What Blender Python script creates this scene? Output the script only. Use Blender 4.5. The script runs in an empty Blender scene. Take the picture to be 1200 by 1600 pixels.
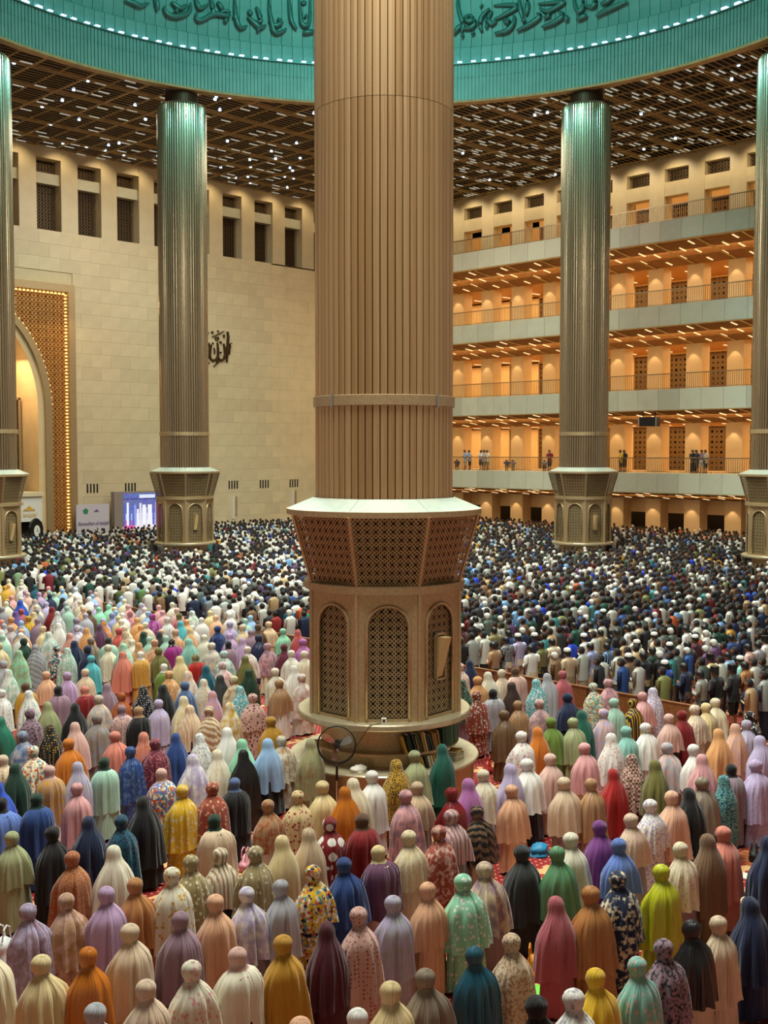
import bpy, math, random
import numpy as np
from mathutils import Vector, Matrix

PI = math.pi
S2 = math.sqrt(2)
rnd = random.Random(7)
scene = bpy.context.scene
COL = scene.collection

# ------------------------------------------------------------------ camera
F_PX = 1791.0                       # focal length in pixels of the 1200 x 1600 frame
PITCH = math.atan(95 / F_PX)
CAM = Vector((0, 0, 7.1))
cam_d = bpy.data.cameras.new('camera')
cam_d.sensor_fit = 'VERTICAL'
cam_d.sensor_height = 36
cam_d.lens = F_PX / 1600 * 36
cam_d.clip_end = 500
cam = bpy.data.objects.new('camera', cam_d)
cam.location = CAM
cam.rotation_euler = (PI / 2 - PITCH, 0, -PI / 4)
COL.objects.link(cam)
scene.camera = cam

# ------------------------------------------------------------------ world, exposure
scene.view_settings.view_transform = 'Standard'
scene.view_settings.look = 'None'
scene.view_settings.gamma = 1
scene.view_settings.use_curve_mapping = False
scene.view_settings.exposure = 0.0
world = bpy.data.worlds.new('world')
scene.world = world
world.use_nodes = True
world.node_tree.nodes['Background'].inputs[0].default_value = (1.0, 0.86, 0.67, 1)
world.node_tree.nodes['Background'].inputs[1].default_value = 0.27

def srgb(r, g, b):
    f = lambda c: (c / 255 / 12.92) if c / 255 <= 0.04045 else ((c / 255 + 0.055) / 1.055) ** 2.4
    return (f(r), f(g), f(b))

# ------------------------------------------------------------------ large lights
DC = 47.7 / S2                      # dome centre, both axes of the hall
def lamp(name, kind, loc, energy, color, size=1.0, rot=None, shape='DISK', size_y=None, spread=None, spot=None, blend=0.5):
    d = bpy.data.lights.new(name, kind)
    d.energy = energy
    d.color = color
    if kind == 'AREA':
        d.shape = shape
        d.size = size
        if size_y: d.size_y = size_y
        if spread: d.spread = spread
    elif kind == 'POINT':
        d.shadow_soft_size = size
    elif kind == 'SPOT':
        d.shadow_soft_size = size
        d.spot_size = spot
        d.spot_blend = blend
    o = bpy.data.objects.new(name, d)
    o.location = loc
    if rot: o.rotation_euler = rot
    COL.objects.link(o)
    return o
lamp('dome_downlight', 'AREA', (DC, DC, 40), 16500, (0.98, 1.0, 0.90), 18, spread=math.radians(118))
lamp('dome_cyan_light', 'POINT', (DC, DC, 36.5), 8200, (0.24, 0.80, 0.72), 2.5)
lamp('hall_downlight', 'AREA', (14, 14, 26), 13000, (0.98, 1.0, 0.90), 12)
lamp('wall_wash_near', 'AREA', (56, 54, 27.6), 2600, (1.0, 0.93, 0.78), 12)
lamp('wall_wash_qibla', 'AREA', (44, 62, 27.6), 2600, (1.0, 0.96, 0.82), 9)

# ------------------------------------------------------------------ helpers
def ray(u, v):
    fw = Vector((0, math.cos(PITCH), -math.sin(PITCH)))
    up = Vector((0, math.sin(PITCH), math.cos(PITCH)))
    d = fw + Vector((1, 0, 0)) * ((u - 600) / F_PX) - up * ((v - 800) / F_PX)
    return Vector(((d.x + d.y) / S2, (d.y - d.x) / S2, d.z))   # in hall axes
def at_z(u, v, z):
    d = ray(u, v)
    return CAM + d * ((z - CAM.z) / d.z)
def at_x(u, v, x):
    d = ray(u, v)
    return CAM + d * ((x - CAM.x) / d.x)
def at_y(u, v, y):
    d = ray(u, v)
    return CAM + d * ((y - CAM.y) / d.y)
def pix(p):
    p = Vector(p) - CAM
    X = (p.x - p.y) / S2
    Y = (p.x + p.y) / S2
    zc = Y * math.cos(PITCH) - p.z * math.sin(PITCH)
    yc = Y * math.sin(PITCH) + p.z * math.cos(PITCH)
    if zc <= 0.1: return (-9999, -9999)
    return (600 + F_PX * X / zc, 800 - F_PX * yc / zc)

class MB:
    """collects geometry for one mesh"""
    def __init__(s): s.v = []; s.f = []
    def add(s, vs, fs):
        o = len(s.v)
        s.v += [tuple(p) for p in vs]
        s.f += [tuple(i + o for i in f) for f in fs]
        return s
    def box(s, x0, x1, y0, y1, z0, z1):
        vs = [(x, y, z) for x in (x0, x1) for y in (y0, y1) for z in (z0, z1)]
        return s.add(vs, [(0, 1, 3, 2), (4, 6, 7, 5), (0, 4, 5, 1), (2, 3, 7, 6), (0, 2, 6, 4), (1, 5, 7, 3)])
    def obox(s, c, size, rz=0, rx=0, ry=0):
        M = Matrix.Translation(c) @ Matrix.Rotation(rz, 4, 'Z') @ Matrix.Rotation(ry, 4, 'Y') @ Matrix.Rotation(rx, 4, 'X')
        hx, hy, hz = size[0] / 2, size[1] / 2, size[2] / 2
        vs = [M @ Vector((x, y, z)) for x in (-hx, hx) for y in (-hy, hy) for z in (-hz, hz)]
        return s.add(vs, [(0, 1, 3, 2), (4, 6, 7, 5), (0, 4, 5, 1), (2, 3, 7, 6), (0, 2, 6, 4), (1, 5, 7, 3)])
    def rings(s, rings, cap0=True, cap1=True, close=True):
        n = len(rings[0]); o = len(s.v)
        for r in rings: s.v += [tuple(p) for p in r]
        for i in range(len(rings) - 1):
            for j in range(n if close else n - 1):
                a = o + i * n + j; b = o + i * n + (j + 1) % n
                s.f.append((a, b, b + n, a + n))
        if cap0: s.f.append(tuple(o + j for j in range(n))[::-1])
        if cap1: s.f.append(tuple(o + (len(rings) - 1) * n + j for j in range(n)))
        return s
    def lathe(s, prof, n=48, c=(0, 0), a0=0, a1=2 * PI, cap0=False, cap1=False):
        full = abs(a1 - a0 - 2 * PI) < 1e-6
        m = n if full else n + 1
        R = [[(c[0] + r * math.cos(a0 + (a1 - a0) * j / n), c[1] + r * math.sin(a0 + (a1 - a0) * j / n), z) for j in range(m)] for r, z in prof]
        return s.rings(R, cap0, cap1, full)
    def tube(s, pts, rad, n=6, caps=True):
        pts = [Vector(p) for p in pts]
        if not hasattr(rad, '__len__'): rad = [rad] * len(pts)
        R = []
        for i, p in enumerate(pts):
            t = (pts[min(i + 1, len(pts) - 1)] - pts[max(i - 1, 0)]).normalized()
            u = t.cross(Vector((0, 0, 1)))
            if u.length < 0.05: u = t.cross(Vector((0, 1, 0)))
            u.normalize(); w = t.cross(u)
            R.append([p + (u * math.cos(2 * PI * k / n) + w * math.sin(2 * PI * k / n)) * rad[i] for k in range(n)])
        return s.rings(R, caps, caps)
    def mesh(s, name, smooth=False):
        me = bpy.data.meshes.new(name)
        me.from_pydata(s.v, [], s.f)
        me.update()
        if smooth: me.shade_smooth()
        return me
    def build(s, name, mat, parent=None, smooth=False, loc=(0, 0, 0), rz=0):
        me = s.mesh(name, smooth)
        me.materials.append(mat)
        return put(name, me, parent, loc, rz)

def put(name, me, parent=None, loc=(0, 0, 0), rz=0, mat=None):
    o = bpy.data.objects.new(name, me)
    COL.objects.link(o)
    o.location = loc
    o.rotation_euler = (0, 0, rz)
    if parent: o.parent = parent
    if mat is not None:
        o.material_slots[0].link = 'OBJECT'
        o.material_slots[0].material = mat
    return o
def empty(name, loc=(0, 0, 0), rz=0, parent=None):
    o = bpy.data.objects.new(name, None)
    o.empty_display_size = 0.2
    COL.objects.link(o)
    o.location = loc; o.rotation_euler = (0, 0, rz)
    if parent: o.parent = parent
    return o
def tag(o, label=None, cat=None, group=None, kind=None):
    if label: o['label'] = label
    if cat: o['category'] = cat
    if group: o['group'] = group
    if kind: o['kind'] = kind
    return o
def struct(o): o['kind'] = 'structure'; return o

# ------------------------------------------------------------------ materials
def nodemat(name):
    m = bpy.data.materials.new(name)
    m.use_nodes = True
    nt = m.node_tree
    return m, nt, nt.nodes['Principled BSDF']
def flat(name, rgb, rough=0.6, metal=0.0, emit=None, estr=0, spec=None):
    m, nt, b = nodemat(name)
    b.inputs['Base Color'].default_value = (*srgb(*rgb), 1)
    b.inputs['Roughness'].default_value = rough
    b.inputs['Metallic'].default_value = metal
    if spec is not None: b.inputs['Specular IOR Level'].default_value = spec
    if emit:
        b.inputs['Emission Color'].default_value = (*srgb(*emit), 1)
        b.inputs['Emission Strength'].default_value = estr
        m.cycles.emission_sampling = 'NONE'
    return m
def L(nt, a, b): nt.links.new(a, b)
def varied(name, c1, c2, scale=(1, 1, 1), rough=0.6, metal=0.0, detail=4, bump=0.0, nscale=3.0, rand=0.0):
    """two close tones mixed by noise, with per-object variation"""
    m, nt, b = nodemat(name)
    tc = nt.nodes.new('ShaderNodeTexCoord'); mp = nt.nodes.new('ShaderNodeMapping')
    mp.inputs['Scale'].default_value = scale
    no = nt.nodes.new('ShaderNodeTexNoise'); no.inputs['Scale'].default_value = nscale; no.inputs['Detail'].default_value = detail
    mx = nt.nodes.new('ShaderNodeMix'); mx.data_type = 'RGBA'
    mx.inputs[6].default_value = (*srgb(*c1), 1); mx.inputs[7].default_value = (*srgb(*c2), 1)
    L(nt, tc.outputs['Object'], mp.inputs['Vector']); L(nt, mp.outputs[0], no.inputs['Vector'])
    fac = no.outputs['Fac']
    if rand > 0:
        oi = nt.nodes.new('ShaderNodeObjectInfo')
        ma = nt.nodes.new('ShaderNodeMath'); ma.operation = 'MULTIPLY_ADD'
        ma.inputs[1].default_value = rand; 
        L(nt, oi.outputs['Random'], ma.inputs[0]); L(nt, fac, ma.inputs[2])
        ms = nt.nodes.new('ShaderNodeMath'); ms.operation = 'SUBTRACT'; ms.inputs[1].default_value = rand / 2
        L(nt, ma.outputs[0], ms.inputs[0]); fac = ms.outputs[0]
    rp = nt.nodes.new('ShaderNodeMapRange'); rp.inputs[1].default_value = 0.25; rp.inputs[2].default_value = 0.75
    L(nt, fac, rp.inputs[0]); L(nt, rp.outputs[0], mx.inputs[0]); L(nt, mx.outputs[2], b.inputs['Base Color'])
    b.inputs['Roughness'].default_value = rough; b.inputs['Metallic'].default_value = metal
    if bump:
        bp = nt.nodes.new('ShaderNodeBump'); bp.inputs['Strength'].default_value = bump
        L(nt, no.outputs['Fac'], bp.inputs['Height']); L(nt, bp.outputs[0], b.inputs['Normal'])
    return m
M = {}
M['steel'] = varied('brushed_steel', (216, 180, 134), (188, 148, 102), (14, 14, 0.25), 0.32, 0.75, 3, 0.05, 2.0, 0.6)  # warm reflections and panel-to-panel highlights are put into these tones
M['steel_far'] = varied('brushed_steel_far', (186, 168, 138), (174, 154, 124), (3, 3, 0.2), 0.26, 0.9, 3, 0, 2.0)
M['steel_warm'] = varied('bronze_toned_steel', (196, 172, 132), (176, 150, 112), (6, 6, 6), 0.42, 0.6, 3, 0.03, 3.0, 0.2)
M['steel_dark'] = flat('dark_groove', (70, 52, 36), 0.5, 0.6)
M['lattice'] = varied('pierced_steel', (176, 154, 114), (154, 132, 94), (4, 4, 4), 0.42, 0.5, 3, 0, 3.0)
M['cap_top'] = varied('pale_steel_cap', (182, 192, 178), (166, 178, 166), (2, 2, 2), 0.38, 0.2, 3, 0, 3.0)
M['bench'] = varied('brass_toned_steel_top', (196, 184, 152), (176, 162, 130), (2, 2, 2), 0.35, 0.45, 3, 0, 3.0)
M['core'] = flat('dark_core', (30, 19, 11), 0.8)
M['teal'] = varied('cyan_lit_dome_steel', (128, 176, 168), (110, 160, 152), (1, 1, 1), 0.45, 0.15, 3, 0, 1.5, 0.3)  # cyan light on the dome steel is put into these teal tones
M['teal_dark'] = flat('teal_groove', (40, 84, 80), 0.5, 0.2)
M['teal_relief'] = flat('teal_relief', (88, 140, 132), 0.35, 0.3)
M['stone'] = varied('cream_marble', (222, 206, 168), (204, 188, 150), (1, 1, 1), 0.45, 0, 6, 0.02, 0.9, 0.7)
M['stone_warm'] = varied('warm_marble', (228, 202, 158), (214, 186, 140), (1, 1, 1), 0.4, 0, 5, 0.0, 0.8, 0.3)
M['parapet'] = varied('pale_parapet_stone', (202, 200, 176), (184, 182, 160), (1, 1, 1), 0.45, 0, 5, 0.0, 0.9, 0.7)
M['wood_slat'] = varied('brown_slat', (186, 134, 74), (156, 106, 54), (0.5, 6, 6), 0.5, 0, 3, 0, 2.0)
M['gold_slat'] = varied('gold_anodised_slat', (190, 164, 112), (152, 128, 82), (1, 1, 1), 0.5, 0.0, 3, 0, 2.0)
M['void'] = flat('ceiling_void', (20, 14, 9), 0.9)
M['grille'] = flat('bronze_grille', (104, 80, 46), 0.45, 0.4)
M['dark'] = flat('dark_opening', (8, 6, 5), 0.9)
M['gold_lattice'] = varied('gold_lattice', (218, 164, 92), (184, 126, 60), (2, 2, 2), 0.4, 0.35, 3, 0, 2.0)
M['gold_back'] = flat('amber_backing', (140, 84, 34), 0.8)  # warm backlight behind the lattice put into the base colour
M['rail'] = flat('bronze_rail', (150, 128, 98), 0.35, 0.7)
M['led_white'] = flat('led_white', (255, 250, 240), 0.5, 0, (255, 248, 236), 3.0)
M['led_warm'] = flat('led_warm', (255, 230, 180), 0.5, 0, (255, 226, 170), 1.05)
M['led_amber'] = flat('led_amber', (255, 210, 130), 0.5, 0, (255, 214, 130), 1.8)
M['led_cyan'] = flat('led_cyan', (220, 240, 255), 0.5, 0, (196, 222, 255), 2.6)
M['led_strip_cool'] = flat('led_cool_strip', (220, 230, 235), 0.5, 0, (216, 226, 214), 0.48)
M['black'] = flat('black_plastic', (18, 18, 19), 0.4)
M['wood'] = varied('barrier_wood', (140, 92, 50), (108, 68, 36), (1, 4, 8), 0.45, 0, 4, 0, 2.0, 0.4)
M['chrome'] = flat('chrome', (200, 200, 200), 0.2, 1.0)
M['skin'] = flat('skin', (156, 104, 74), 0.55)
M['hair'] = flat('black_hair', (20, 17, 16), 0.5)
M['white'] = flat('white_cloth', (226, 222, 212), 0.7)
M['paper'] = flat('paper', (214, 206, 190), 0.8)

# ------------------------------------------------------------------ structure: floor with carpet
def carpet_mat():
    m, nt, b = nodemat('red_prayer_carpet')
    N = nt.nodes.new
    tc = N('ShaderNodeTexCoord'); sx = N('ShaderNodeSeparateXYZ'); L(nt, tc.outputs['Object'], sx.inputs[0])
    def math_(op, a, bb=None, c=None):
        n = N('ShaderNodeMath'); n.operation = op
        for i, q in enumerate((a, bb, c)):
            if q is None: continue
            if isinstance(q, (int, float)): n.inputs[i].default_value = q
            else: L(nt, q, n.inputs[i])
        return n.outputs[0]
    def mix(f, a, bb):
        n = N('ShaderNodeMix'); n.data_type = 'RGBA'
        L(nt, f, n.inputs[0])
        for i, q in ((6, a), (7, bb)):
            if isinstance(q, tuple): n.inputs[i].default_value = (*srgb(*q), 1)
            else: L(nt, q, n.inputs[i])
        return n.outputs[2]
    P = 0.12
    fx = math_('SUBTRACT', math_('FRACT', math_('DIVIDE', sx.outputs[0], P)), 0.5)
    fy = math_('SUBTRACT', math_('FRACT', math_('DIVIDE', sx.outputs[1], P)), 0.5)
    d2 = math_('ADD', math_('MULTIPLY', fx, fx), math_('MULTIPLY', fy, fy))
    dot = math_('LESS_THAN', d2, 0.03)
    red = mix(dot, (122, 12, 12), (196, 140, 110))
    band = math_('LESS_THAN', math_('FRACT', math_('DIVIDE', math_('ADD', sx.outputs[1], 0.55), 1.2)), 0.22)
    fx2 = math_('SUBTRACT', math_('FRACT', math_('DIVIDE', sx.outputs[0], 0.26)), 0.5)
    fy2 = math_('SUBTRACT', math_('FRACT', math_('DIVIDE', math_('ADD', sx.outputs[1], 0.55), 0.264)), 0.5)
    d3 = math_('ADD', math_('MULTIPLY', fx2, fx2), math_('MULTIPLY', fy2, fy2))
    med = math_('LESS_THAN', d3, 0.075)
    beige = mix(med, (190, 146, 96), (130, 34, 24))
    c = mix(band, red, beige)
    L(nt, c, b.inputs['Base Color']); b.inputs['Roughness'].default_value = 0.95
    return m
M['carpet'] = carpet_mat()
fl = MB().box(-6, 82, -6, 82, -0.2, 0).build('floor', M['carpet']); struct(fl)

CORN = 74.25                        # both far walls
CEIL = 28.3
PITCH_W = 3.215
# pierced panel: cells with polygon holes --------------------------------------------------------
def pierced(inside, w, h, cell, mapf, big=0.30, small=0.27, sides=8, thick=0.0, every=3):
    mb = MB()
    nx = int(round(w / cell)); nz = int(round(h / cell))
    for i in range(nx):
        for k in range(nz):
            cx = -w / 2 + (i + 0.5) * w / nx; cz = (k + 0.5) * h / nz
            if not inside(cx, cz): continue
            hw = w / nx / 2; hh = h / nz / 2
            r = (big if (i % every == every // 2 and k % every == every // 2) else small)
            outer = []; inner = []
            for j in range(sides):
                a = 2 * PI * (j + 0.5) / sides
                ca, sa = math.cos(a), math.sin(a)
                q = 1 / max(abs(ca), abs(sa))
                outer.append(mapf(cx + hw * ca * q, cz + hh * sa * q))
                inner.append(mapf(cx + 2 * hw * ca * r, cz + 2 * hh * sa * r))
            mb.add(outer + inner, [(j, (j + 1) % sides, sides + (j + 1) % sides, sides + j) for j in range(sides)])
    return mb

# ------------------------------------------------------------------ wall towards the mihrab (y = CORN)
wl = struct(empty('wall_left'))
PA = DC                              # portal centre
PH = 9.0                             # portal half width
PTOP = 18.9
STONES = []
for k in range(5):
    t = k / 4
    STONES.append(varied('cladding_marble_%s' % 'abcde'[k], (222 - 9 * t, 208 - 10 * t, 172 - 10 * t), (206 - 8 * t, 192 - 7 * t, 156 - 4 * t), (1, 1, 1), 0.45, 0, 6, 0.0, 0.9))
# cladding slabs laid on the backing, joints recessed
back = MB()
back.box(22, PA - PH, CORN + 0.06, CORN + 0.6, 0, 22.6)
back.box(PA + PH, CORN + 1, CORN + 0.06, CORN + 0.6, 0, 22.6)
back.box(PA - PH, PA + PH, CORN + 0.06, CORN + 0.6, PTOP, 22.6)
back.build('backing', M['stone'], wl)
slabs = []
W_, H_ = PITCH_W / 2, 0.942
zz = 0
row = 0
while zz < 22.55:
    a = 21.7 + (row % 2) * W_ / 2
    while a < CORN:
        a0, a1 = a, min(a + W_, CORN)
        z0, z1 = zz, min(zz + H_, 22.6)
        if not (a1 > PA - PH and a0 < PA + PH and z0 < PTOP):
            slabs.append((a0, a1, z0, z1))
        elif a0 < PA + PH < a1 - 0.15:
            slabs.append((PA + PH, a1, z0, z1))
        a += W_
    zz += H_; row += 1
slabs.sort(key=lambda s: 0 if (38 < s[0] < 68 and pix(((s[0] + s[1]) / 2, CORN, (s[2] + s[3]) / 2))[0] > 0) else 1)
slab_me = {}
vis = [s for s in slabs if -10 < pix(((s[0] + s[1]) / 2, CORN, (s[2] + s[3]) / 2))[0] < 500]
vis.sort(key=lambda s: s[0])
vis_set = set(vis[:290])
rest = MB()
for s in slabs:
    if s in vis_set:
        key = (round(s[1] - s[0], 2), round(s[3] - s[2], 2))
        if key not in slab_me:
            me = MB().box(0.004, key[0] - 0.004, 0, 0.06, 0.004, key[1] - 0.004).mesh('stone_slab')
            me.materials.append(STONES[0]); slab_me[key] = me
        o = put('stone_slab', slab_me[key], wl, (s[0], CORN + rnd.uniform(-0.004, 0.004), s[2]), mat=rnd.choice(STONES))
    else:
        rest.box(s[0] + 0.004, s[1] - 0.004, CORN, CORN + 0.06, s[2] + 0.004, s[3] - 0.004)
o = rest.build('cladding', M['stone'], wl); o['kind'] = 'stuff'
# window storey
W0 = 40.05
nwin = [(W0 + PITCH_W * k, W0 + PITCH_W * k + 1.9) for k in range(-6, 11)]
piers = MB()
pm = MB().box(0, PITCH_W - 1.9, 0, 1.0, 22.6, 28.45).mesh('pier'); pm.materials.append(M['stone'])
for k, (a0, a1) in enumerate(nwin):
    if a1 < CORN: put('pier', pm, wl, (a1, CORN, 0), mat=STONES[k % 5])
MB().box(20, CORN, CORN + 0.02, CORN + 1, 27.58, 28.45).build('lintel', M['stone'], wl)
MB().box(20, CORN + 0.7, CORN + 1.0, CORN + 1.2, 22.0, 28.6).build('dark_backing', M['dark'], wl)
MB().box(20, CORN, CORN, CORN + 1, 22.5, 22.6).build('sill_ledge', M['stone'], wl)
def hexmap(x, z): return (x, 0, z)
lat_hi = pierced(lambda x, z: True, 1.9, 3.25, 0.24, hexmap, 0.43, 0.40, 6, every=2).mesh('lattice'); lat_hi.materials.append(M['grille'])
lat_lo = pierced(lambda x, z: True, 1.9, 0.98, 0.24, hexmap, 0.43, 0.40, 6, every=2).mesh('lattice'); lat_lo.materials.append(M['grille'])
spand = MB().box(0, 1.9, 0, 0.7, 25.85, 26.6).mesh('spandrel'); spand.materials.append(M['parapet'])
for k, (a0, a1) in enumerate(nwin):
    if a1 > CORN: continue
    w = struct(empty('window_%d' % (k + 1), (a0, CORN, 22.6)))
    put('spandrel', spand, w, (0, 0.25, -22.6))
    put('lattice', lat_hi, w, (0.95, 0.75, 0.0))
    put('upper_lattice', lat_lo, w, (0.95, 0.75, 4.0))
# ventilation slots and wall lamps
slot = MB().box(0, 0.11, -0.03, 0.05, 0, 0.66).mesh('vent_slot'); slot.materials.append(M['dark'])
for k in range(7):
    a = 43.66 + PITCH_W * k
    if k == 3: continue
    v = tag(empty('wall_vent', (a, CORN, 4.06)), None, 'vent', 'slotted vents low on the marble wall')
    v['label'] = ['four black vent slots above the pale banner', 'four black vent slots above the left edge of the video screen',
                  'four black vent slots partly behind the round column base', '', 'four vent slots nearest the column base, above a pair of wall lamps',
                  'four vent slots above the standing wall fan', 'four vent slots closest to the large central column'][k].replace('the left edge of ', 'the edge of ')
    for q in range(4): put('vent_slot', slot, v, (q * 0.27, 0, 0))
for k, (u, v_) in enumerate([(367, 793), (460, 783)]):
    p = at_y(u, v_, CORN - 0.1)
    o = tag(empty('wall_lamp', (p.x, CORN, p.z)), ['slim pale wall lamp pair under the vent beside the column base', 'slim pale wall lamp pair under the vent nearest the central column'][k], 'lamp', 'slim lamps on the marble wall')
    MB().box(-0.22, -0.10, -0.16, 0, -0.9, 0.9).build('tube', M['white'], o)
    MB().box(0.14, 0.24, -0.1, 0, -0.6, 0.9).build('bracket', M['steel_warm'], o)

# ------------------------------------------------------------------ portal (mihrab arch)
por = tag(empty('arched_portal', (PA, CORN, 0)), 'tall steel framed arch with glowing golden lattice set in the marble wall', 'portal')
SPR = 10.0
def arch_z(x, hw, h): return SPR + h * math.sqrt(max(0, 1 - (x / hw) ** 2))
fr = MB()
fr.box(PH - 0.52, PH, -0.35, 0.3, 0, PTOP); fr.box(-PH, -PH + 0.52, -0.35, 0.3, 0, PTOP); fr.box(-PH + 0.52, PH - 0.52, -0.35, 0.3, PTOP - 0.52, PTOP)
fr.build('outer_frame', M['steel_warm'], por)
def in_lat(x, z):
    if abs(x) > PH - 0.5 or z > PTOP - 0.5: return False
    if abs(x) < 7.12: return z > arch_z(x, 7.12, 8.3)
    return True
pierced(in_lat, 17.1, 18.4, 0.30, hexmap, 0.38, 0.30, 6, every=2).build('golden_lattice', M['gold_lattice'], por)
bk = MB()
NB = 48
for side in (-1, 1):
    pts = []
    for j in range(NB + 1):
        x = 7.05 * math.cos(PI / 2 * j / NB)
        pts.append((side * x, arch_z(x, 7.05, 8.25)))
    prev = (side * 7.05, 0.0)
    bk.add([(side * 8.5, 0.25, 0), (side * 7.05, 0.25, 0), (side * 7.05, 0.25, SPR), (side * 8.5, 0.25, SPR)], [(0, 1, 2, 3)])
    for j in range(NB):
        (xa, za), (xb, zb) = pts[j], pts[j + 1]
        if j == 0: bk.add([(side * 8.5, 0.25, SPR), (xa, 0.25, za), (side * 8.5, 0.25, 18.4)], [(0, 1, 2)])
        bk.add([(xa, 0.25, za), (xb, 0.25, zb), (xb, 0.25, 18.4), (xa, 0.25, 18.4)], [(0, 1, 2, 3)])
    bk.add([(side * 8.5, 0.25, 18.4), (side * 7.05, 0.25, 18.4), (side * 7.05, 0.25, SPR)], [(0, 1, 2)])
bk.build('amber_backing', M['gold_back'], por)
def arch_path(hw, h, n=40):
    P = [(hw, 0.0), (hw, SPR)]
    P += [(hw * math.cos(PI * j / n), SPR + h * math.sin(PI * j / n)) for j in range(1, n)]
    return P + [(-hw, SPR), (-hw, 0.0)]
def arch_band(hw0, h0, hw1, h1, y0, y1):
    A = arch_path(hw0, h0); B = arch_path(hw1, h1); mb = MB()
    R = [[(a[0], y0, a[1]), (b[0], y0, b[1]), (b[0], y1, b[1]), (a[0], y1, a[1])] for a, b in zip(A, B)]
    return mb.rings(R, True, True)
arch_band(7.12, 8.3, 6.62, 7.85, -0.3, 0.3).build('arch_band', M['steel_warm'], por)
arch_band(6.62, 7.85, 6.12, 7.4, -0.12, 2.4).build('arch_reveal', M['stone_warm'], por)
leds = MB()
z = 0.6
while z < 18.2:
    for sd in (-1, 1): leds.box(sd * 8.42 - 0.055, sd * 8.42 + 0.055, -0.06, 0.1, z, z + 0.10)
    z += 0.24
x = -8.3
while x < 8.3:
    leds.box(x, x + 0.13, -0.06, 0.1, 18.2, 18.32); x += 0.3
for j in range(1, 60):
    a = PI * j / 60
    xx, z_ = 7.25 * math.cos(a), SPR + 8.43 * math.sin(a)
    leds.obox((xx, 0.0, z_), (0.1, 0.08, 0.1))
o = leds.build('light_beads', M['led_amber'], por); o['kind'] = 'stuff'
MB().box(-6.2, 6.2, 2.4, 2.6, 0, 18).build('niche_wall', M['stone_warm'], por)
g = pierced(lambda x, z: True, 2.1, 6.7, 0.22, hexmap, 0.40, 0.34, 6, every=2).build('niche_lattice', M['steel_dark'], por, loc=(4.75, 2.2, 4.0))
MB().box(3.6, 5.9, 2.28, 2.38, 3.9, 10.9).build('niche_frame', M['dark'], por)
frm = MB(); frm.box(3.55, 3.7, 2.1, 2.3, 3.9, 10.9); frm.box(5.8, 5.95, 2.1, 2.3, 3.9, 10.9); frm.box(3.55, 5.95, 2.1, 2.3, 10.75, 10.9)
frm.build('lattice_frame', M['steel_warm'], por)
lamp('niche_lamp', 'AREA', (PA + 3.6, CORN + 0.8, 13.5), 420, (1.0, 0.72, 0.40), 3, rot=(0, 0, 0))
lamp('lattice_lamp', 'AREA', (PA + 8.0, CORN - 1.6, 17.5), 160, (1.0, 0.72, 0.38), 1.2, rot=(math.radians(-35), 0, 0))

# lower niche furniture: white pulpit balcony, clock
pul = tag(empty('pulpit_balcony', (0, 0, 0)), 'white balcony front with gold dome emblem inside the arch', 'pulpit')
c0 = at_y(28, 776, CORN - 0.6); c1 = at_y(64, 814, CORN - 0.6)
MB().box(c0.x - 3, c1.x, CORN - 0.8, CORN + 1.2, c1.z, c0.z).build('front_panel', M['white'], pul)
MB().box(c0.x - 3, c1.x + 0.1, CORN - 0.95, CORN + 1.2, c0.z, c0.z + 0.28).build('ledge', M['stone'], pul)
MB().box(c0.x - 3, c1.x - 0.2, CORN - 0.1, CORN + 1.0, 0, c1.z).build('dark_base', M['dark'], pul)
em = at_y(46, 798, CORN - 0.85)
def dome_emblem(cx, cz, s, y):
    pts = [(-1, 0), (-0.9, 0.25), (-0.45, 0.45), (0, 1.0), (0.45, 0.45), (0.9, 0.25), (1, 0)]
    mb = MB(); n = len(pts)
    mb.add([(cx + p[0] * s, y, cz + p[1] * s * 0.8) for p in pts] + [(cx + p[0] * s, y - 0.03, cz + p[1] * s * 0.8) for p in pts],
           [tuple(range(n)), tuple(range(n, 2 * n))[::-1]] + [(i, (i + 1) % n, n + (i + 1) % n, n + i) for i in range(n)])
    return mb
M['gold'] = flat('gold_print', (212, 168, 70), 0.5)
dome_emblem(em.x, em.z, 0.45, CORN - 0.81).build('gold_emblem', M['gold'], pul)

def text_obj(name, body, size, mat, parent, loc, rot, font=None, shear=0.0, extrude=0.004, spacing=1.0):
    cu = bpy.data.curves.new(name, 'FONT')
    cu.body = body; cu.size = size; cu.extrude = extrude; cu.shear = shear; cu.space_character = spacing
    cu.align_x = 'CENTER'; cu.align_y = 'CENTER'
    o = bpy.data.objects.new(name, cu); COL.objects.link(o)
    dg = bpy.context.evaluated_depsgraph_get()
    me = bpy.data.meshes.new_from_object(o.evaluated_get(dg))
    bpy.data.objects.remove(o)
    me.materials.clear(); me.materials.append(mat)
    o = bpy.data.objects.new(name, me); COL.objects.link(o)
    o.location = loc; o.rotation_euler = rot
    if parent: o.parent = parent
    return o
text_obj('gold_lettering', 'Istiqlal', 0.42, M['gold'], pul, (em.x, CORN - 0.83, em.z - 0.3), (PI / 2, 0, 0), shear=0.3)
ck = at_y(58, 840, CORN - 3.0)
clk = tag(empty('standing_clock', (ck.x, CORN - 3.0, 0)), 'black standing clock with round pale dial beside the arch niche', 'clock'); clk.scale = (0.75, 0.8, 0.93)
prof = [(-0.62, 0), (-0.62, 2.1), (-0.5, 2.45), (-0.2, 2.7), (0, 2.78), (0.2, 2.7), (0.5, 2.45), (0.62, 2.1), (0.62, 0)]
n = len(prof)
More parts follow.
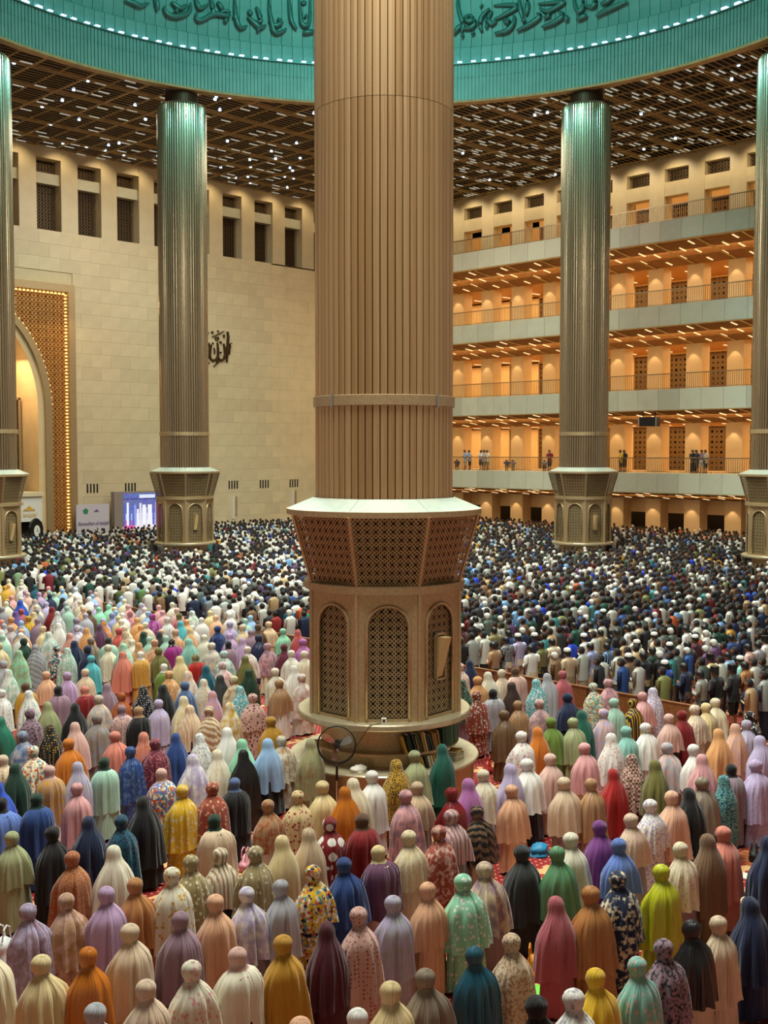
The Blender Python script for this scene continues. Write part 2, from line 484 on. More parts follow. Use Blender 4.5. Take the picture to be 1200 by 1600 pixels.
MB().add([(p[0], 0, p[1]) for p in prof] + [(p[0], 0.35, p[1]) for p in prof], [tuple(range(n)), tuple(range(n, 2 * n))[::-1]] + [(i, (i + 1) % n, n + (i + 1) % n, n + i) for i in range(n)]).build('case', M['black'], clk)
MB().add([(0.3 * math.cos(2 * PI * k / 24), -0.03, 1.85 + 0.42 * math.sin(2 * PI * k / 24)) for k in range(24)], [tuple(range(24))]).build('dial', M['white'], clk)
MB().obox((0, -0.05, 1.95), (0.03, 0.02, 0.26)).obox((0.07, -0.05, 1.85), (0.16, 0.02, 0.03)).build('clock_hand', M['black'], clk)

# ------------------------------------------------------------------ banner, screen
b0 = at_y(119, 789, CORN - 1.0); b1 = at_y(171, 838, CORN - 1.0)
M['banner'] = flat('lavender_white_banner', (206, 202, 214), 0.7)
ban = tag(empty('event_banner', (0, 0, 0)), 'pale lavender banner with green emblem standing against the wall', 'banner')
MB().box(b0.x, b1.x, CORN - 1.0, CORN - 0.92, 0.0, b0.z).build('board', M['banner'], ban)
bx = (b0.x + b1.x) / 2
M['green_print'] = flat('green_print', (40, 140, 90), 0.6); M['violet_print'] = flat('violet_print', (112, 84, 132), 0.6)
e1 = at_y(134, 799, CORN - 1.02)
st = []
for k in range(10):
    r = 0.26 if k % 2 == 0 else 0.17
    st.append((e1.x + r * math.cos(PI / 2 + k * PI / 5), CORN - 1.012, e1.z + r * math.sin(PI / 2 + k * PI / 5)))
MB().add(st, [tuple(range(10))]).build('green_emblem', M['green_print'], ban)
e2 = at_y(151, 798, CORN - 1.02)
dome_emblem(e2.x, e2.z - 0.05, 0.2, CORN - 1.005).build('small_emblem', M['violet_print'], ban)
text_obj('script_lettering', 'Ramadhan di Istiqlal', 0.36, M['violet_print'], ban, (bx, CORN - 1.02, at_y(145, 818, CORN - 1).z), (PI / 2, 0, 0), shear=0.4, spacing=0.9)

s0 = at_y(193, 771, CORN - 1.2); s1 = at_y(262, 831, CORN - 1.2)
scr = tag(empty('video_screen', (0, 0, 0)), 'large bright video screen showing worshippers in magenta and blue', 'screen')
MB().box(s0.x - 0.75, s1.x + 0.3, CORN - 1.15, CORN - 0.7, s1.z - 0.35, s0.z + 0.12).build('casing', flat('screen_casing', (150, 140, 134), 0.5), scr)
leg = MB().box(-0.08, 0.08, -0.2, 0.2, 0, s1.z - 0.3).mesh('leg'); leg.materials.append(M['black'])
for q in (s0.x, (s0.x + s1.x) / 2, s1.x): put('leg', leg, scr, (q, CORN - 0.9, 0))
def screen_mesh():
    nx, nz = 84, 48
    img = np.zeros((nz, nx, 3)); r = np.random.RandomState(3)
    img[:] = (0.55, 0.60, 0.85)
    img[nz // 2:, :] = (0.12, 0.16, 0.45)
    img[:16, :] = (0.85, 0.78, 0.86)
    img[:16, :22] = (0.80, 0.12, 0.42)
    for c in range(0, nx, 5):
        x0 = c + r.randint(0, 2); w = 4
        top = r.randint(32, 42)
        colr = [(0.9, 0.9, 0.96), (0.10, 0.14, 0.5), (0.75, 0.75, 0.9), (0.3, 0.35, 0.8)][r.randint(0, 4)]
        img[10:top - 3, x0:x0 + w] = colr
        img[top - 3:top, x0 + 1:x0 + 3] = (0.25, 0.14, 0.2)
    img[6:36, 62:72] = (0.55, 0.03, 0.30); img[36:41, 65:69] = (0.5, 0.3, 0.35); img[34:38, 63:71] = (0.95, 0.9, 0.95)
    img[8:34, 36:42] = (0.92, 0.92, 0.98); img[8:34, 46:51] = (0.92, 0.9, 0.98)
    img[42:46, 30:60] = (0.75, 0.8, 0.98); img[40:42, :] = (0.08, 0.08, 0.3)
    img += r.uniform(-0.08, 0.08, img.shape); img = np.clip(img, 0, 1)
    vs = []; fs = []; cols = []
    for k in range(nz):
        for i in range(nx):
            o = len(vs)
            xa = s0.x + (s1.x - s0.x) * i / nx; xb = s0.x + (s1.x - s0.x) * (i + 1) / nx
            za = s1.z + (s0.z - s1.z) * k / nz; zb = s1.z + (s0.z - s1.z) * (k + 1) / nz
            vs += [(xa, CORN - 1.17, za), (xb, CORN - 1.17, za), (xb, CORN - 1.17, zb), (xa, CORN - 1.17, zb)]
            fs.append((o, o + 1, o + 2, o + 3)); cols += [tuple(img[k, i]) + (1,)] * 4
    me = bpy.data.meshes.new('display'); me.from_pydata(vs, [], fs)
    at = me.color_attributes.new('pic', 'FLOAT_COLOR', 'POINT')
    at.data.foreach_set('color', np.array(cols).ravel())
    m, nt, b = nodemat('screen_picture')
    vc = nt.nodes.new('ShaderNodeVertexColor'); vc.layer_name = 'pic'
    L(nt, vc.outputs[0], b.inputs['Emission Color']); b.inputs['Emission Strength'].default_value = 1.0
    b.inputs['Base Color'].default_value = (0.01, 0.01, 0.01, 1)
    me.materials.append(m)
    return me
put('display', screen_mesh(), scr)

# ------------------------------------------------------------------ wall calligraphy
M['calli'] = flat('dark_bronze_lettering', (70, 50, 26), 0.45, 0.5)
def strokes_on_wall(name, strokes, depth, mat, label):
    root = tag(empty(name, (0, 0, 0)), label, 'calligraphy')
    for pts, w in strokes:
        P = [at_y(300 + x / 12, 490 + y / 12, CORN - depth) for x, y in pts]
        mb = MB(); w2 = w / 12 * (105 / 1791) * 0.50
        R = []
        for i, p in enumerate(P):
            t = (P[min(i + 1, len(P) - 1)] - P[max(i - 1, 0)]).normalized()
            nn = Vector((-t.z, 0, t.x))
            ww = w2 * (0.45 if i in (0, len(P) - 1) and len(P) > 2 else 1)
            R.append([p + nn * ww, p + nn * ww + Vector((0, depth, 0)), p - nn * ww + Vector((0, depth, 0)), p - nn * ww])
        mb.rings(R, True, True)
        mb.build('letter_stroke', mat, root)
    return root
strokes_on_wall('wall_calligraphy', [
    ([(672, 335), (690, 440), (680, 560), (672, 740), (664, 915)], 36),
    ([(680, 345), (704, 450)], 16),
    ([(604, 560), (622, 650), (634, 760), (610, 850), (560, 880), (515, 850), (496, 790)], 34),
    ([(486, 540), (500, 660), (500, 790), (470, 850), (410, 882), (362, 850), (346, 790), (352, 690), (374, 580)], 32),
    ([(330, 560), (345, 640), (318, 760), (306, 850)], 20),
    ([(420, 640), (436, 690), (432, 760)], 14),
    ([(612, 325), (500, 385), (390, 432)], 14),
    ([(455, 440), (505, 440), (505, 495), (455, 495), (455, 440)], 14),
    ([(390, 330), (396, 375)], 26), ([(495, 315), (505, 345)], 20), ([(610, 395), (612, 445)], 22), ([(400, 540), (404, 575)], 20),
    ([(550, 520), (552, 560)], 26), ([(318, 545), (322, 600)], 30), ([(548, 715), (550, 745)], 18),
    ([(490, 875), (495, 930)], 42), ([(480, 930), (420, 990)], 9), ([(320, 905), (322, 950)], 22),
    ([(760, 545), (720, 575), (735, 640)], 12), ([(695, 545), (725, 600), (712, 770)], 12), ([(300, 380), (320, 350)], 12)],
    0.16, M['calli'], 'dark bronze Arabic calligraphy mounted on the pale marble wall')

# ------------------------------------------------------------------ galleried wall (x = CORN)
wr = struct(empty('wall_right'))
PROT = 5.8
BMAX = CORN
bays = [40.2 + PITCH_W * k for k in range(-5, 11)]        # openings [b, b+1.9]
levels = [dict(floor=5.61, bot=4.29, sof=3.60), dict(floor=11.29, bot=9.91, sof=9.13), dict(floor=16.94, bot=15.58, sof=14.82), dict(floor=22.56, bot=21.24, sof=20.47)]
X0 = CORN - PROT
BMIN = 22.0
# marble piers of each storey
def piers_for(z0, z1, name='pier', depth=1.1, mat=None):
    me = MB().box(0, depth, 0, PITCH_W - 1.95, z0, z1).mesh(name); me.materials.append(M['stone_warm'])
    for b in bays:
        if b + 1.95 < BMAX + 1: put(name, me, wr, (CORN, b + 1.95, 0), mat=mat or M['stone_warm'])
piers_for(0, 3.6)
for i in range(3): piers_for(levels[i]['floor'], levels[i + 1]['sof'])
# ground storey: recessed wall with doorways
mb = MB()
for b in bays:
    mb.box(CORN + 1.1, CORN + 1.3, b, b + 0.55, 0, 3.6); mb.box(CORN + 1.1, CORN + 1.3, b + 0.55, b + 1.95, 2.5, 3.6)
mb.build('recessed_wall', M['stone_warm'], wr)
MB().box(CORN + 2.2, CORN + 2.3, BMIN, BMAX, 0, 3.6).build('dark_backing', M['core'], wr)
# top storey: wall with small lattice windows above openings
piers_for(levels[3]['floor'], 28.45, mat=M['stone'])
mb = MB(); mb.box(CORN + 0.015, CORN + 1.08, BMIN, BMAX, 27.57, 28.44)
for b in bays: mb.box(CORN + 0.02, CORN + 0.9, b, b + 1.95, 25.62, 26.62)
mb.build('spandrel_wall', M['stone'], wr)
latR = pierced(lambda x, z: True, 1.95, 0.97, 0.24, lambda x, z: (0, x, z), 0.43, 0.40, 6, every=2).mesh('lattice'); latR.materials.append(M['grille'])
for k, b in enumerate(bays):
    w = struct(empty('window_%d' % (31 + k), (CORN + 0.45, b + 0.97, 26.61)))
    put('lattice', latR, w)
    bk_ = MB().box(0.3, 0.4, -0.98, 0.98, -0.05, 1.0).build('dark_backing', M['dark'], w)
# rear wall of the galleries with bronze grilles
RX = CORN + 6.2
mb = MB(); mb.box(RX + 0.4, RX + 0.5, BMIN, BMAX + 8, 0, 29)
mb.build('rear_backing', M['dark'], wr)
def sqr(x, z): return (0, x, z)
gr = pierced(lambda x, z: True, 1.95, 3.6, 0.39, sqr, 0.33, 0.22, 4, every=2).mesh('grille_panel'); gr.materials.append(M['grille'])
for i in range(4):
    z0 = levels[i]['floor']; z1 = levels[i + 1]['sof'] if i < 3 else 26.5
    mb = MB()
    for b in bays + [bays[-1] + PITCH_W, bays[-1] + 2 * PITCH_W]:
        mb.box(RX, RX + 0.5, b + 1.95, b + PITCH_W, z0, z1 + 0.6)
    mb.box(RX, RX + 0.5, BMIN, BMAX + 8, z1 - 0.1, z1 + 1.0)
    mb.build('rear_wall', M['stone_warm'], wr)
    for b in bays:
        put('grille_panel', gr, wr, (RX + 0.15, b + 0.97, z0))
    # slab, parapet, slatted soffit
    lv = levels[i]
    MB().box(X0 + 0.05, RX + 0.5, BMIN, BMAX + 8, lv['floor'] - 0.3, lv['floor'] - 0.02).build('gallery_floor', M['stone_warm'], wr)
    zq = lv['sof']
    MB().box(CORN, RX + 0.5, BMIN, BMAX + 8, zq, zq + 0.15).build('rear_soffit', M['wood_slat'], wr)
    par = MB().box(X0 + 0.03, X0 + 0.3, BMIN, BMAX + 1, lv['bot'], lv['floor'] - 0.02).build('parapet', M['parapet'], wr)
    pm_ = MB().box(0, 0.05, 0.01, PITCH_W / 2 - 0.01, lv['bot'] - 0.01, lv['floor']).mesh('parapet_panel'); pm_.materials.append(M['parapet'])
    b = BMIN + 0.8
    while b < BMAX - PROT * 0 - 1:
        if b > 30: put('parapet_panel', pm_, par, (X0 - 0.02 + rnd.uniform(-0.004, 0.004), b, 0))
        b += PITCH_W / 2
    MB().box(X0 - 0.02, X0 + 0.35, BMIN, BMAX, lv['bot'] - 0.07, lv['bot'] - 0.01).build('gold_edge', M['gold_slat'], par)
    # sloped soffit with slats and light strips
    so = MB()
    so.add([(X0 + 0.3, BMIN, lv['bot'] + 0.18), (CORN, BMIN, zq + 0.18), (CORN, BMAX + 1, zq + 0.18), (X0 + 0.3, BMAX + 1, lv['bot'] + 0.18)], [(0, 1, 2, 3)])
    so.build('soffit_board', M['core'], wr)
    def soz(x): return lv['bot'] + (zq - lv['bot']) * (x - X0) / PROT
    sl = MB(); x = X0 + 0.4
    while x < CORN:
        sl.box(x, x + 0.09, BMIN, BMAX, soz(x) - 0.0, soz(x) + 0.1); x += 0.19
    o = sl.build('soffit_slats', M['wood_slat'], wr); o['kind'] = 'stuff'
    bm = MB()
    for b in bays: bm.box(X0 + 0.3, CORN, b - 0.75, b - 0.55, 0, 0.02)
    bm.v = [(x, y, soz(x) - 0.03 + z) for x, y, z in bm.v]
    bm.build('soffit_beam', M['gold_slat'], wr)
    smesh = MB().obox((0.4, 0, 0), (0.8, 0.11, 0.05), ry=math.atan((lv['bot'] - zq) / PROT)).mesh('light_strip'); smesh.materials.append(M['led_warm'])
    for q, b in enumerate(bays):
        for (dx, db) in ((0.7, 0.2), (1.9, 1.55), (2.6, 0.75), (3.6, 2.5), (4.6, 1.0)):
            x = X0 + dx
            if b > 30: put('light_strip', smesh, wr, (x, b + db, soz(x) - 0.05))
    o2 = MB()
    for b in bays:
        for dx, db in ((1.2, 0.5), (2.4, 1.5), (4.0, 0.9)): o2.box(CORN + dx, CORN + dx + 1.0, b + db, b + db + 0.12, zq - 0.04, zq)
    o = o2.build('rear_light_strips', M['led_warm'], wr); o['kind'] = 'stuff'
    # railing
    r = tag(empty('railing', (X0 + 0.15, 0, lv['floor'])), ['bronze railing on the lowest gallery with people behind it', 'bronze railing on the second gallery up', 'bronze railing on the third gallery up', 'bronze railing on the topmost gallery under the ceiling'][i], 'railing', 'gallery railings')
    MB().box(-0.03, 0.03, BMIN, BMAX - PROT + 4, 1.0, 1.06).build('top_rail', M['rail'], r)
    MB().box(-0.02, 0.02, BMIN, BMAX - PROT + 4, 0.06, 0.09).build('bottom_rail', M['rail'], r)
    bl = MB(); b = BMIN
    while b < BMAX - PROT + 4: bl.box(-0.012, 0.012, b, b + 0.024, 0.0, 1.0); b += 0.155
    o = bl.build('baluster', M['rail'], r); o['kind'] = 'stuff'
    # warm lamps of this gallery
    lamp('gallery_lamp', 'AREA', (X0 + 2.9, 52, lv['bot'] - 0.3), 1900, (1.0, 0.70, 0.36), 4.6, shape='RECTANGLE', size_y=44)
    lamp('gallery_rear_lamp', 'AREA', (CORN + 3.6, 52, lv['sof'] - 0.12), 1500, (1.0, 0.66, 0.29), 4.0, shape='RECTANGLE', size_y=44)
    for b in bays[2:]:
        lamp('pier_downlight', 'SPOT', (CORN - 0.45, b + 2.6, lv['sof'] - 0.1), 75, (1.0, 0.72, 0.42), 0.04, spot=math.radians(75), blend=0.35)
lamp('top_gallery_lamp', 'AREA', (CORN + 3.6, 52, 27.6), 900, (1.0, 0.56, 0.20), 4.0, shape='RECTANGLE', size_y=44)
MB().box(CORN + 1.1, RX + 0.5, BMIN, BMAX + 8, 28.3, 28.5).build('top_soffit', M['wood_slat'], wr)
for b in bays[2:]: lamp('top_pier_lamp', 'SPOT', (CORN - 2.0, b + 0.95, 28.15), 330, (1.0, 0.80, 0.50), 0.08, rot=(0, math.radians(-42), 0), spot=math.radians(105), blend=0.9)
for k, (a0, a1) in enumerate(nwin[4:-1]): lamp('window_head_lamp', 'SPOT', (a1 - 0.1, CORN - 1.6, 28.15), 150, (1.0, 0.76, 0.44), 0.08, rot=(math.radians(38), 0, 0), spot=math.radians(110), blend=0.9)
# hanging display below second gallery
p = at_x(1014, 659, X0 + 0.35)
hd = tag(empty('hanging_display', p), 'black display box hanging beneath the second gallery edge', 'display')
MB().box(-0.2, 0.2, -0.75, 0.75, -0.32, 0.32).build('casing', M['black'], hd)
MB().box(-0.03, 0.03, -0.5, -0.44, 0.32, 1.2).box(-0.03, 0.03, 0.44, 0.5, 0.32, 1.2).build('hanger', M['black'], hd)
for s in (-0.7, 0.66): MB().box(-0.22, -0.19, s, s + 0.04, -0.32, 0.32).build('edge_strip', M['white'], hd)

# ------------------------------------------------------------------ ceiling
ce = struct(empty('ceiling'))
RR = 22.6
MB().lathe([(RR, 29.4), (70, 29.4)], 96, (DC, DC)).build('ceiling_void', M['void'], ce)
def outside(x, y, r=RR + 0.2): return (x - DC) ** 2 + (y - DC) ** 2 > r * r
def clip_line(fixed, axis):
    """spans of a beam at `fixed` outside the dome opening"""
    d = fixed - DC
    lo, hi = 20.0, CORN + 0.0
    if abs(d) < RR + 0.2:
        h = math.sqrt((RR + 0.2) ** 2 - d * d)
        return [s for s in ((lo, DC - h), (DC + h, hi)) if s[1] > s[0] + 0.1]
    return [(lo, hi)]
b = 33.57 - PITCH_W * 4
while b < CORN + 3:
    for off in (-0.13, 0.13):
        for s in clip_line(b + off, 'x'):
            if b + off < CORN: MB().box(s[0], s[1], b + off - 0.045, b + off + 0.045, CEIL, CEIL + 0.12).build('main_beam', M['gold_slat'], ce)
    b += PITCH_W
a = 35.05 - PITCH_W / 2 * 9
k = 0
while a < CORN:
    wdt = 0.07 if k % 2 else 0.035
    for s in clip_line(a, 'y'):
        MB().box(a - wdt, a + wdt, s[0], s[1], CEIL + 0.02, CEIL + 0.10).build('cross_beam', M['gold_slat'], ce)
    a += PITCH_W / 2; k += 1
sl = MB(); ls = MB(); lr = random.Random(5)
a = 35.05 - PITCH_W / 2 * 9; ia = 0
while a < CORN:
    b = 33.57 - PITCH_W * 4; ib = 0
    while b < CORN:
        cx, cy = a + PITCH_W / 4, b
        if outside(cx, cy, RR + 0.9) and cx < CORN - 0.5 and not (a < 28 and b < 28):
            if ib % 8 != 0:
                sl.box(a + 0.07, min(a + PITCH_W / 2 - 0.07, CORN), b - 0.02, b + 0.02, CEIL + 0.03, CEIL + 0.06)
            h = (ia * 3 + ib * 5) % 7
            if (h in (0, 3) and lr.random() < 0.6) if a < b else (h in (0, 3, 5) and lr.random() < 0.9):
                l0 = a + lr.choice((0.12, 0.75))
                ls.box(l0, l0 + 0.72, b + 0.06, b + 0.15, CEIL + 0.0, CEIL + 0.03)
        b += PITCH_W / 8; ib += 1
    a += PITCH_W / 2; ia += 1
o = sl.build('ceiling_slats', M['gold_slat'], ce); o['kind'] = 'stuff'
o = ls.build('ceiling_light_strips', M['led_strip_cool'], ce); o['kind'] = 'stuff'
dl = MB().lathe([(0.0, 0), (0.09, 0), (0.10, 0.12), (0.06, 0.16)], 10, cap1=True).mesh('downlight'); dl.materials.append(M['led_cyan'])
for k in range(90):
    for _ in range(30):
        x = lr.uniform(30, 73); y = lr.uniform(30, 73)
        u, v = pix((x, y, CEIL))
        if outside(x, y, RR + 0.6) and -30 < u < 1230 and (x < y or lr.random() < 0.45): break
    put('downlight', dl, ce, (x, y, CEIL - 0.03))

# ------------------------------------------------------------------ dome drum and dome
dm = struct(empty('ceiling_dome', (DC, DC, 0)))
ZB, ZL, ZP, ZC = 28.0, 30.17, 31.2, 36.0
NF = 660
mb = MB(); R = [[], []]
for j in range(NF * 2):
    a = PI * j / NF
    r = RR if j % 2 == 0 else RR + 0.07
    for q, z in enumerate((ZB, ZL)): R[q].append((r * math.cos(a), r * math.sin(a), z))
prof_ = MB()
pts = []
for j in range(NF):
    a = 2 * PI * j / NF; w = 2 * PI / NF
    for (t, r) in ((0.0, RR), (0.78, RR), (0.80, RR + 0.09), (0.98, RR + 0.09)): pts.append(((a + t * w), r))
mb.rings([[(r * math.cos(a), r * math.sin(a), z) for a, r in pts] for z in (ZB, ZL)], False, False)
mb.build('fluted_band', M['teal'], dm)
MB().lathe([(RR + 0.02, ZL), (RR - 0.12, ZL), (RR - 0.12, ZL + 0.06), (RR + 0.25, ZL + 0.06)], 160).build('ledge', M['teal_relief'], dm)
MB().lathe([(RR - 0.1, ZB - 0.08), (RR - 0.1, ZB + 0.06), (RR + 0.5, ZB + 0.06), (RR + 0.5, 29.4), (RR + 0.45, ZB - 0.08), (RR - 0.1, ZB - 0.08)], 160).build('rim_trim', M['gold_slat'], dm)
NP = 226
def arcpanel(r0, r1, z0, z1, frac=0.955):
    w = 2 * PI / NP * frac
    V = []
    for a in (0, w):
        V += [(r0 * math.cos(a), r0 * math.sin(a), z0), (r1 * math.cos(a), r1 * math.sin(a), z1), ((r0 + .06) * math.cos(a), (r0 + .06) * math.sin(a), z0), ((r1 + .06) * math.cos(a), (r1 + .06) * math.sin(a), z1)]
    return V, [(0, 1, 5, 4), (2, 6, 7, 3), (0, 4, 6, 2), (1, 3, 7, 5), (0, 2, 3, 1), (4, 5, 7, 6)]
for (r0, r1, z0, z1) in ((RR + 0.12, RR + 0.12, ZL, ZP), (RR + 0.34, RR - 0.1, ZP, ZC)):
    V, Fc = arcpanel(r0, r1, z0, z1)
    me = MB().add(V, Fc).mesh('drum_panel'); me.materials.append(M['teal'])
    rest = MB()
    for j in range(NP):
        ang = 2 * PI * j / NP
        dd = (math.degrees(ang) - 45 + 180) % 360 - 180
        if abs(dd) < 52: put('drum_panel', me, dm, (0, 0, 0), ang)
        else:
            c_, s_ = math.cos(ang), math.sin(ang)
            rest.add([(x * c_ - y * s_, x * s_ + y * c_, z) for x, y, z in V], Fc)
    o = rest.build('drum_panels_rest', M['teal'], dm); o['kind'] = 'stuff'; o.name = 'drum_panelling'
    MB().lathe([(r0 + 0.1, z0), (r1 + 0.1, z1)], 120).build('drum_backing', M['teal_dark'], dm)
MB().lathe([(RR + 0.1, ZP), (RR + 0.4, ZP)], 160).build('ledge', M['teal_relief'], dm)
prof = [(RR, ZC)] + [(RR * math.cos(t), ZC + RR * math.sin(t)) for t in [PI / 2 * k / 14 for k in range(1, 14)]] + [(0.3, ZC + RR)]
MB().lathe(prof, 96).build('dome_shell', M['teal'], dm, smooth=True)
rb = MB()
for j in range(36):
    a = 2 * PI * j / 36
    rb.tube([((r - 0.15) * math.cos(a), (r - 0.15) * math.sin(a), z) for r, z in prof[:-1]], 0.12, 4)
rb.build('dome_ribs', M['teal_relief'], dm)
fx = MB().box(-0.20, 0.05, -0.13, 0.13, 0.0, 0.07).mesh('led_fixture'); fx.materials.append(M['led_cyan'])
fo = MB()
for j in range(97):
    for off in (0, 0.0281):
        ang = 2 * PI * j / 97 + off
        dd = (math.degrees(ang) - 45 + 180) % 360 - 180
        r = RR - 0.02
        if abs(dd) < 52: put('led_fixture', fx, dm, (r * math.cos(ang), r * math.sin(ang), ZL + 0.06), ang)
        else: fo.obox((r * math.cos(ang), r * math.sin(ang), ZL + 0.12), (0.26, 0.32, 0.12), ang)
o = fo.build('led_ring', M['led_cyan'], dm); o['kind'] = 'stuff'
# raised lettering on the band above
RC = RR - 0.0
def on_cyl(u, v, r):
    d = ray(u, v); ox, oy = -DC, -DC
    A = d.x ** 2 + d.y ** 2; B = 2 * (ox * d.x + oy * d.y); C_ = ox * ox + oy * oy - r * r
    t = (-B + math.sqrt(max(0, B * B - 4 * A * C_))) / (2 * A)
    return CAM + d * t
cal = tag(empty('dome_calligraphy', (0, 0, 0)), 'teal raised Arabic calligraphy band running round inside the dome', 'calligraphy')
RS = [[(70, -40), (72, 40), (90, 120), (112, 170), (96, 232)], [(40, 245), (75, 200), (108, 180)], [(150, 105), (178, 130), (152, 155), (124, 132), (150, 105)],
      [(178, 130), (196, 165), (160, 200), (96, 204)], [(300, 60), (244, 118), (230, 180), (246, 222)], [(330, 42), (440, 36), (500, 50), (400, 110), (332, 142)],
      [(320, 80), (288, 130), (312, 172), (350, 150)], [(335, 240), (420, 222), (468, 172), (480, 112)], [(400, 150), (440, 165), (420, 130)],
      [(512, -20), (522, 70), (540, 135)], [(570, -20), (572, 60), (560, 110)], [(495, 220), (560, 190), (640, 140), (664, 108), (640, 96)], [(650, 30), (800, 16), (830, 20), (722, 82), (660, 58)],
      [(676, 196), (760, 162), (830, 112), (800, 84)], [(690, 130), (730, 110), (720, 90)], [(850, 155), (857, 110)], [(900, -30), (922, 60), (946, 84), (972, 50), (968, -20)],
      [(925, 142), (1000, 108)], [(985, 40), (1040, 50), (1060, 10), (1040, -20)], [(1066, 118), (1120, 84), (1200, 48), (1290, 10)], [(1100, 30), (1150, 10), (1200, -30)],
      [(236, 40), (248, 50)], [(176, 232), (186, 244)], [(100, 250), (112, 258)], [(268, 186), (290, 190)], [(265, 150), (285, 140)], [(530, 150), (560, 140)]]
LS = [[(60, 0), (110, 18), (150, 34), (196, 20)], [(236, -20), (246, 20), (252, 62)], [(286, 36), (306, 80), (362, 96), (432, 72), (442, 16)], [(330, 10), (380, 48), (420, 30)],
      [(470, -20), (480, 20), (500, 50), (545, 26)], [(480, 70), (476, 104), (505, 118), (580, 82), (664, 92), (654, 62), (610, 74)], [(560, -10), (575, 60), (560, 90)], [(600, 10), (632, 60)],
      [(700, -20), (704, 60), (712, 120), (736, 162), (774, 152)], [(690, 92), (722, 110)], [(776, 96), (812, 130), (850, 160), (884, 148)], [(826, 40), (856, 118), (830, 126)],
      [(780, 60), (800, 90)], [(900, -20), (904, 60), (914, 116), (930, 180), (962, 192), (1004, 168)], [(900, 120), (940, 150), (975, 128), (950, 108)], [(1014, -20), (1024, 60), (1034, 124), (1064, 172)],
      [(1076, -20), (1084, 70), (1094, 136), (1122, 150), (1140, 110), (1142, -20)], [(1090, 20), (1120, 16)], [(1100, 192), (1165, 182)], [(1110, 90), (1122, 100)], [(640, 110), (660, 130)],
      [(830, 170), (850, 176)], [(350, 60), (370, 66)]]
for S, u0, v0, sc in ((RS, 700, 0, 4.615), (LS, 180, 0, 3.75)):
    for pts in S:
        P = [on_cyl(u0 + x / sc, v0 + y / sc, RC) for x, y in pts]
        Q = []
        for i in range(len(P) - 1):      # subdivide smoothly
            p0, p1, p2, p3 = P[max(i - 1, 0)], P[i], P[i + 1], P[min(i + 2, len(P) - 1)]
            for s in range(4):
                t = s / 4
                Q.append(0.5 * ((2 * p1) + (p2 - p0) * t + (2 * p0 - 5 * p1 + 4 * p2 - p3) * t * t + (3 * p1 - p0 - 3 * p2 + p3) * t ** 3))
        Q.append(P[-1])
        mb = MB(); m_ = len(Q)
        mb.tube(Q, [0.13 * (0.45 + 0.75 * math.sin(PI * (i + 0.5) / m_)) for i in range(m_)], 6)
        mb.build('letter_stroke', M['teal_relief'], cal, smooth=True)

